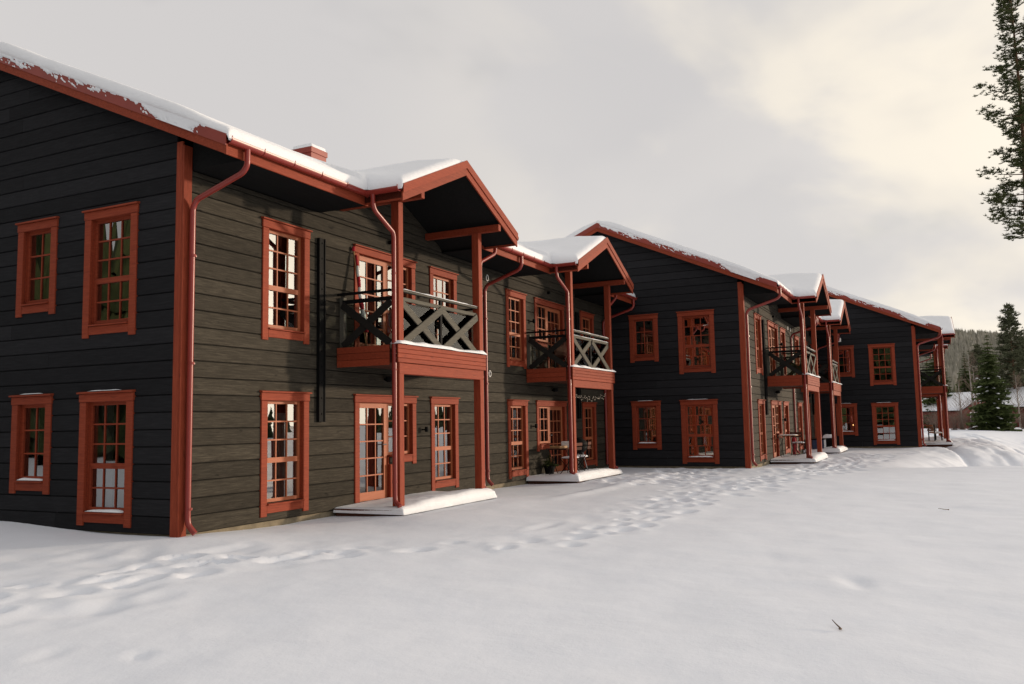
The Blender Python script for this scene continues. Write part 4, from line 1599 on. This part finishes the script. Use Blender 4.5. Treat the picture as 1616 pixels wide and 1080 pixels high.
# middle house, second porch
bxo = thing('covered_box', 'dark blue storage box on the second porch of the middle house', 'box', hp(1, 12.5, -0.6, DECKZ))
MB().cbox(-0.4, 0.4, -0.25, 0.25, 0, 0.42, 0.02).build('body', M_BLUE, bxo)
MB().cbox(-0.42, 0.42, -0.27, 0.27, 0.422, 0.47, 0.015).build('lid', M_BLACK, bxo)
bxo2 = thing('covered_grill', 'black box with a thick snow cap on the second porch of the middle house', 'grill', hp(1, 13.9, -0.85, DECKZ))
MB().cbox(-0.32, 0.32, -0.22, 0.22, 0.22, 0.46, 0.02).build('body', M_BLACK, bxo2)
for sx in (-0.28, 0.28):
    MB().box(sx - 0.02, sx + 0.02, -0.2, 0.2, 0, 0.218).build('leg', M_BLACK, bxo2)
dome(-0.34, 0.34, -0.24, 0.24, 0.461, 0.16, 31).build('snow', M_RSNOW, bxo2, True)
# farthest house porch: slatted bench and table
be = thing('slatted_bench', 'slatted bench with snow on the porch deck of the farthest house', 'bench', hp(2, 5.3, -0.75, DECKZ), 0.2)
for k in range(4):
    MB().cbox(-0.8, 0.8, -0.2 + 0.1 * k, -0.12 + 0.1 * k, 0.43, 0.455, 0.004).build('seat_slat', M_PALEWOOD, be)
for k in range(3):
    MB().cbox(-0.8, 0.8, 0.20 + 0.02 * k, 0.22 + 0.02 * k, 0.55 + 0.12 * k, 0.63 + 0.12 * k, 0.004).build('back_slat', M_PALEWOOD, be)
for sx in (-0.7, 0.7):
    MB().box(sx - 0.03, sx + 0.03, -0.2, -0.15, 0, 0.43).box(sx - 0.03, sx + 0.03, 0.14, 0.19, 0, 0.9).build('leg', M_BLACK, be)
dome(-0.8, 0.8, -0.2, 0.18, 0.456, 0.07, 41).build('snow', M_RSNOW, be, True)
cn = thing('window_candle', 'small lit candle lamp behind the narrow ground floor window of the farthest house', 'lamp', hp(2, 0.32, 3.0, 1.15))
MB().lathe([(0.04, 0), (0.04, 0.02), (0.012, 0.03), (0.012, 0.1)], n=8).build('holder', M_BLACK, cn)
MB().lathe([(0.02, 0.101), (0.03, 0.13), (0.005, 0.17)], n=8).build('flame', emit_mat('lamp_flame', (1.0, 0.55, 0.2), 6.0), cn, True)
gl = thing('gable_lamp', 'small white box lamp above the upper narrow gable window of the farthest house', 'lamp', hp(2, -0.031, 3.42, 5.42))
MB().cbox(-0.1, 0.0, -0.09, 0.09, 0, 0.2, 0.01).build('body', M_WHITE, gl)
MB().box(-0.11, -0.101, -0.07, 0.07, 0.02, 0.18).build('cover', M_WHITE, gl)

# ------------------------------------------------------------------ trees
def pine_tree(label, loc, h, crown_r, crown_from, seed, nbr=80, tufts=12, tuft=0.28, mat=None, group=None, lean=(0, 0), trunk_r=None, clump=1.0, needles=9):
    rng = np.random.default_rng(seed)
    t = thing('pine_tree', label, 'pine tree', loc, 0.0, group)
    tr = trunk_r or h * 0.011
    def ax(z):
        f = z / h
        return np.array([lean[0] * f * f + 0.05 * math.sin(z * 0.7), lean[1] * f * f + 0.05 * math.cos(z * 0.5), z])
    MB().tube([tuple(ax(h * k / 14) - np.array([0, 0, 0.3 if k == 0 else 0])) for k in range(15)], [tr * (1 - 0.9 * k / 14) for k in range(15)], 10).build('trunk', M_BARK, t, True)
    limbs, tris = MB(), []
    for i in range(nbr):
        f = (i + rng.uniform(0, 1)) / nbr
        z = h * (crown_from + (1 - crown_from) * min(1.0, max(0.0, f + rng.normal(0, 0.012))) * 0.985)
        ln = crown_r * (0.35 + 0.75 * math.sin(math.pi * min(1, 0.18 + 0.62 * (1 - f)) ) ) * (1 - f) ** 0.45 * rng.uniform(0.4, 1.2) + 0.18
        a = i * 2.4 + rng.normal(0, 0.9)
        up = (-0.22 + 0.75 * f) + rng.normal(0, 0.12)
        d = np.array([math.cos(a), math.sin(a), up]); d /= np.linalg.norm(d)
        p0 = ax(z)
        ptsb = [p0 + d * ln * s + np.array([0, 0, 0.16 * ln * s * s]) for s in (0, 0.35, 0.7, 1.0)]
        limbs.tube([tuple(p) for p in ptsb], [0.018 * ln ** 0.7 + 0.01, 0.014 * ln ** 0.7 + 0.006, 0.009, 0.004], 4, False)
        n = max(4, int(tufts * ln / crown_r * 1.2))
        for k in range(n):
            s = 0.30 + 0.75 * rng.uniform(0, 1) ** 0.6
            c = p0 + d * ln * s + np.array([0, 0, 0.16 * ln * s * s]) + rng.normal(0, 1, 3) * np.array([0.18, 0.18, 0.15]) * (0.5 + ln * 0.35) * clump
            sz = tuft * rng.uniform(0.6, 1.25)
            for q in range(needles):
                v = rng.normal(0, 1, 3); v[2] = abs(v[2]) * 0.7 + 0.1
                v /= np.linalg.norm(v)
                w = np.cross(v, rng.normal(0, 1, 3)); w /= np.linalg.norm(w) + 1e-6
                b = c + v * sz * 0.1
                tris.append((b - w * sz * 0.13, b + w * sz * 0.13, c + v * sz))
    limbs.build('branches', M_BARK, t)
    V = np.array(tris).reshape(-1, 3)
    link('crown', np_mesh('crown', V, np.arange(len(V)).reshape(-1, 3), mat or M_PINE, False), t)
    return t


def spruce_tree(label, loc, h, r_, seed, levels=34, nb=9, segs=5, mat=None, group=None, snow=0, droop=0.35, trunk=None, taper=0.85, wide=0.30):
    t = thing('spruce_tree', label, 'spruce tree', loc, 0.0, group)
    MB().tube([(0, 0, -0.3), (0, 0, h * 0.5), (0, 0, h * 0.97)], [h * 0.014, h * 0.008, 0.01], 7).build('trunk', M_BARK, t, True)
    V, Fc = conifer_crown(h, r_, seed, levels, nb, segs, z0=h * 0.05, droop=droop, taper=taper, wide=wide)
    link('crown', np_mesh('crown', V, Fc, mat or M_SPRUCE, False), t)
    if snow:
        rng = np.random.default_rng(seed + 5)
        m = MB()
        for k in range(snow):
            f = rng.uniform(0.03, 0.55); a = rng.uniform(0, 6.28)
            rr = r_ * (1 - f) ** taper * rng.uniform(0.55, 0.95)
            z = h * (0.05 + 0.95 * f) - droop * rr * 0.7
            m2 = dome(-0.5, 0.5, -0.28, 0.28, 0, 0.14, k, 5)
            ca, sa = math.cos(a), math.sin(a); sz = rng.uniform(0.18, 0.5)
            m.add([(ca * rr + (x * ca - y * sa) * sz, sa * rr + (x * sa + y * ca) * sz, z + zz * sz - 0.25 * x * sz) for x, y, zz in m2.v], m2.f)
        m.build('snow_clumps', M_RSNOW, t, True)
    return t


pine_tree('tall pine at the right edge of the photo with a long open crown', (42.1, -15.0, gz(42, -15.0) - 0.1), 26.0, 1.75, 0.455, 12, nbr=135, tufts=38, tuft=0.19, lean=(0.0, 0.0), trunk_r=0.22, clump=0.95, needles=12)
TG = 'trees beyond the snowfield'
def T(px, D):
    """ground point at image column px (of the photo) and distance D from the camera"""
    a = _yaw - math.atan((px - 808) / 1339.3)
    return (-8.986 + D * math.cos(a), -9.787 + D * math.sin(a))


for (px, D, hh, rr, sd, kind, lab) in [
        (1560, 92, 9.6, 2.25, 1, 'spruce', 'broad dark green spruce standing in front of the red cabins'),
        (1522, 118, 9.6, 1.9, 2, 'spruce', 'slim dark spruce just left of the broad dark green spruce'),
        (1598, 118, 14.6, 2.0, 3, 'pine', 'tall slender pine right of the broad dark green spruce'),
        (1650, 118, 12.5, 2.4, 4, 'spruce', 'dark spruce cut off by the right edge of the photo'),
        (1474, 112, 11.0, 2.4, 5, 'spruce', 'dark spruce seen through the last balcony rail'),
        (1490, 120, 8.0, 2.0, 6, 'spruce', 'low bushy spruce seen below the last balcony'),
        (1618, 140, 12.0, 2.6, 7, 'pine', 'far pine behind the tall slender pine'),
        (1543, 150, 12.0, 2.4, 8, 'pine', 'thin far pine rising behind the slim dark spruce'),
        (1462, 150, 13.0, 2.6, 9, 'spruce', 'far spruce behind the last balcony post'),
        (1580, 160, 12.5, 2.3, 10, 'spruce', 'far spruce between the broad spruce and the slender pine')]:
    x_, y_ = T(px, D)
    if kind == 'spruce':
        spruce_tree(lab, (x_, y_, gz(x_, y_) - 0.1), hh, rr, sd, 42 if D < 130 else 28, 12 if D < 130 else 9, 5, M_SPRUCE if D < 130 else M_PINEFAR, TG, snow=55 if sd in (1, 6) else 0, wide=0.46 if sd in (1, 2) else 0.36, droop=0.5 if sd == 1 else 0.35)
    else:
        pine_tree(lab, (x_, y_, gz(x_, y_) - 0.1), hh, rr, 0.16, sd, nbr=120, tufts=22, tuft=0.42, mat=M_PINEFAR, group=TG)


def bare_tree(label, loc, h, seed):
    rng = random.Random(seed)
    t = thing('bare_birch', label, 'birch tree', loc, 0.0, 'bare birches before the cabins')
    MB().tube([(0, 0, -0.2), (0.05, 0.02, h * 0.4), (0.0, 0.1, h * 0.75), (0.08, 0.12, h)], [0.09, 0.07, 0.04, 0.012], 7).build('trunk', M_BIRCH, t, True)
    m = MB()
    for k in range(46):
        z = h * rng.uniform(0.18, 0.97)
        a = rng.uniform(0, 6.28); l = (h - z) * 0.35 + 0.5
        e = Vector((math.cos(a) * l * 0.6, math.sin(a) * l * 0.6, z + l * 0.6))
        m.tube([(0.03, 0.05, z), tuple(e * 0.5 + Vector((0, 0, z)) * 0.5 - Vector((0, 0, 0.05))), tuple(e)], [0.02, 0.014, 0.006], 4, False)
        for q in range(3):
            s_ = Vector((0.03, 0.05, z)).lerp(e, rng.uniform(0.4, 1.0))
            m.tube([tuple(s_), tuple(s_ + Vector((rng.uniform(-.4, .4), rng.uniform(-.4, .4), rng.uniform(0.1, .6))))], [0.008, 0.004], 3, False)
    m.build('branches', M_TWIG, t)
    return t


for i, (px, D, hh, lab) in enumerate([(1531, 96, 7.6, 'pale bare birch in front of the slim dark spruce'), (1537, 101, 6.2, 'thin bare birch left of the broad dark green spruce'),
                                      (1512, 104, 5.2, 'short bare birch beside the far red cabin'), (1478, 92, 5.0, 'bare birch seen under the last balcony'),
                                      (1603, 104, 5.6, 'bare birch right of the broad dark green spruce')]):
    x_, y_ = T(px, D)
    bare_tree(lab, (x_, y_, gz(x_, y_)), hh, 50 + i)


def shrub(name, label, loc, h, r_, n, seed, mat, group=None, snow=0):
    rng = random.Random(seed)
    t = thing(name, label, 'shrub', loc, 0.0, group)
    m = MB()
    for k in range(n):
        a = rng.uniform(0, 6.28); rr = r_ * rng.uniform(0.1, 1.0); hh = h * rng.uniform(0.5, 1.0)
        b = (rng.uniform(-.2, .2) * r_, rng.uniform(-.2, .2) * r_, -0.05)
        e = (math.cos(a) * rr, math.sin(a) * rr, hh)
        mid_ = ((b[0] + e[0]) * 0.42, (b[1] + e[1]) * 0.42, hh * 0.55)
        m.tube([b, mid_, e], [0.012, 0.009, 0.004], 3, False)
        for q in range(3):
            s_ = Vector(mid_).lerp(Vector(e), rng.uniform(0.1, 0.9))
            m.tube([tuple(s_), tuple(s_ + Vector((rng.uniform(-.3, .3) * r_, rng.uniform(-.3, .3) * r_, rng.uniform(0.05, .25) * h)))], [0.007, 0.003], 3, False)
    m.build('twigs', mat, t)
    return t


SG = 'brown thickets in front of the cabins'
for i, (px, D, hh, lab) in enumerate([(1500, 94, 2.2, 'brown thicket right of the last balcony post'), (1512, 97, 2.8, 'brown thicket below the slim dark spruce'),
                                      (1526, 93, 2.0, 'brown thicket at the foot of the pale bare birch'), (1546, 96, 2.2, 'brown thicket left of the broad spruce foot'),
                                      (1588, 99, 2.4, 'brown thicket right of the broad spruce foot'), (1610, 97, 2.6, 'brown thicket at the right edge of the photo'),
                                      (1466, 90, 2.4, 'brown thicket seen under the last balcony')]):
    x_, y_ = T(px, D)
    shrub('thicket', lab, (x_, y_, gz(x_, y_)), hh * 0.75, 1.5, 80, 80 + i, M_TWIG, SG)
shrub('dry_weeds', 'tuft of dry weeds sticking out of the snow bank at the right edge', (23.4, -12.3, gz(23.4, -12.3)), 0.62, 0.55, 40, 99, M_TWIG)
shrub('dry_stalks', 'few dry stalks in the snow left of the tuft of dry weeds', (24.6, -11.9, gz(24.6, -11.9)), 0.4, 0.35, 12, 98, M_TWIG)

# cabins behind the trees
def cabin(label, px, D, L_, W_, hh, rz, seed):
    x_, y_ = T(px, D)
    t = thing('red_cabin', label, 'cabin', (x_, y_, gz(x_, y_) - 0.2), rz, 'red cabins behind the trees')
    b = MB().box(-L_ / 2, L_ / 2, -W_ / 2, W_ / 2, 0, hh)
    b.prism([(-W_ / 2, hh + 0.001), (W_ / 2, hh + 0.001), (0, hh + W_ * 0.28)], 'x', -L_ / 2, L_ / 2)
    b.build('wall', M_CABIN, t)
    def rs(off, th_, ov, nm, mat, bev=0.0):
        r__ = MB()
        s = 0.56
        zr_ = hh + W_ * 0.28 + off
        yw = W_ / 2 + ov
        r__.prism([(-yw, zr_ - s * yw), (0, zr_), (yw, zr_ - s * yw), (yw, zr_ - s * yw + th_), (0, zr_ + th_), (-yw, zr_ - s * yw + th_)], 'x', -L_ / 2 - ov, L_ / 2 + ov)
        return r__.build(nm, mat, t)
    rs(0.02, 0.12, 0.4, 'roof', M_BLACK)
    rs(0.145, 0.32, 0.42, 'snow_cover', M_RSNOW)
    for k in (-1, 1):
        w_ = MB().box(k * L_ * 0.25 - 0.5, k * L_ * 0.25 + 0.5, -W_ / 2 - 0.06, -W_ / 2 - 0.001, 0.9, 2.0).build('window', M_WHITE, t)
        MB().box(k * L_ * 0.25 - 0.4, k * L_ * 0.25 + 0.4, -W_ / 2 - 0.072, -W_ / 2 - 0.061, 1.0, 1.9).build('pane', M_ROOM, w_)
        w2 = MB().box(-L_ / 2 - 0.06, -L_ / 2 - 0.001, k * W_ * 0.22 - 0.5, k * W_ * 0.22 + 0.5, 0.9, 2.0).build('window', M_WHITE, t)
        MB().box(-L_ / 2 - 0.072, -L_ / 2 - 0.061, k * W_ * 0.22 - 0.4, k * W_ * 0.22 + 0.4, 1.0, 1.9).build('pane', M_ROOM, w2)
    MB().box(-L_ / 2 - 0.05, -L_ / 2 - 0.001, -0.45, 0.45, 0.1, 2.1).build('door', M_BLACK, t)
    return t


cabin('red cabin with a snowy roof left of the slim dark spruce', 1506, 112, 7.5, 5.5, 2.3, R(40), 1)
cabin('red cabin with a snowy roof right of the broad dark spruce', 1610, 118, 9, 6.5, 2.6, R(60), 2)
cabin('red cabin half hidden behind the broad dark spruce', 1550, 160, 9, 7, 2.7, R(-20), 3)

# ------------------------------------------------------------------ wooded hill far behind
def hill_h(x, y):
    ridge = 62 * np.exp(-((x - 700) / 230) ** 2)
    lat = np.clip(1.0 - 0.0023 * (12 - y) , 0.0, 1.25)
    lat = np.where(y > 12, 1.0 + 0.0008 * (y - 12), lat)
    return ridge * np.clip(lat, 0, 1.4) * (0.93 + 0.14 * fbm(x * 0.01, y * 0.012, 61, 4)) - 1.0


hx = np.linspace(260, 1300, 90); hy = np.linspace(-420, 900, 110)
HX, HY = np.meshgrid(hx, hy, indexing='ij')
HZ = hill_h(HX, HY)
idx = np.arange(HX.size).reshape(HX.shape)
hill = link('hill', np_mesh('hill', np.stack([HX, HY, HZ], -1).reshape(-1, 3), np.stack([idx[:-1, :-1], idx[1:, :-1], idx[1:, 1:], idx[:-1, 1:]], -1).reshape(-1, 4), snow_mat('hill_snow', (0.5, 0.5, 0.47), 0.1, 1.0, 0.2)))
hill['kind'] = 'structure'


def forest(name, pts, zs, hs, seed, mat, rings=4, sides=5, wid=0.2):
    """many small ragged conifers in one mesh"""
    rng = np.random.default_rng(seed)
    n = len(pts)
    V, Fc = [], []
    per = rings * (sides + 1)
    A = np.arange(sides) * 2 * math.pi / sides
    for r_ in range(rings):
        f0 = r_ / rings
        zlow = zs + hs * (0.04 + 0.96 * f0 - (0.06 if r_ else 0))
        ztop = zs + hs * min(1.0, 0.04 + 0.96 * (f0 + 1.55 / rings))
        rad = hs * wid * (1 - f0) ** 0.9 * rng.uniform(0.8, 1.2, n)
        a = A[None, :] + rng.uniform(0, 6.28, n)[:, None]
        rj = rad[:, None] * rng.uniform(0.65, 1.25, (n, sides))
        ring = np.stack([pts[:, 0, None] + rj * np.cos(a), pts[:, 1, None] + rj * np.sin(a), zlow[:, None] + hs[:, None] * rng.uniform(-0.05, 0.03, (n, sides))], -1)
        top = np.stack([pts[:, 0], pts[:, 1], ztop], -1)[:, None, :]
        V.append(np.concatenate([ring, top], 1))
        base = r_ * (sides + 1)
        for k in range(sides):
            Fc.append((base + k, base + (k + 1) % sides, base + sides))
    V = np.concatenate(V, 1).reshape(-1, 3)
    Fc = np.array(Fc)
    F = (Fc[None] + (np.arange(n) * per)[:, None, None]).reshape(-1, 3)
    o = link(name, np_mesh(name, V, F, mat, False))
    o['kind'] = 'stuff'
    return o


rng = np.random.default_rng(3)
# only the flank that can be seen is planted densely
P_ = np.stack([rng.uniform(330, 820, 26000), rng.uniform(-190, 140, 26000)], -1)
forest('hill_forest', P_, hill_h(P_[:, 0], P_[:, 1]), rng.uniform(5, 9.5, len(P_)), 4, M_HILLTREES, 3, 5, 0.19)
P_ = np.stack([rng.uniform(175, 330, 900), rng.uniform(-110, 40, 900)], -1)
forest('forest_edge', P_, np.zeros(len(P_)), rng.uniform(6, 11, len(P_)), 6, M_PINEFAR, 4, 6, 0.19)
# woods out of frame that the windows mirror: behind the gable side and low along the southern horizon
ang = rng.uniform(R(95), R(205), 700); rad = rng.uniform(38, 80, 700)
P_ = np.stack([2 + rad * np.cos(ang), 2 + rad * np.sin(ang)], -1)
forest('mirrored_wood', P_, np.zeros(len(P_)), rng.uniform(11, 19, len(P_)), 8, M_FOREST, 7, 7, 0.17)
ang = rng.uniform(R(-95), R(-14), 420); rad = rng.uniform(140, 240, 420)
P_ = np.stack([rad * np.cos(ang), -8 + rad * np.sin(ang)], -1)
forest('southern_wood', P_, np.zeros(len(P_)), rng.uniform(2.0, 6.5, len(P_)), 9, M_FOREST, 6, 7, 0.27)

# ------------------------------------------------------------------ small litter on the snow
for (x_, y_, l, a, lab) in ((-1.98, -9.09, 0.16, 0.5, 'short dark twig lying on the open snow at lower right'), (7.44, -9.98, 0.2, 2.2, 'tiny dark twig on the snow farther up at right')):
    z_ = gz(x_, y_) + 0.012
    m = MB().tube([(0, 0, 0.0), (l * 0.5 * math.cos(a), l * 0.5 * math.sin(a), 0.012), (l * math.cos(a), l * math.sin(a), 0.03)], [0.006, 0.005, 0.003], 6)
    m.tube([(0, 0, 0), (-0.02, 0.01, 0.004)], [0.008, 0.009], 6)
    o = tag(m.build('twig', M_TWIG, None, True), lab, 'twig')
    o.location = (x_, y_, z_)
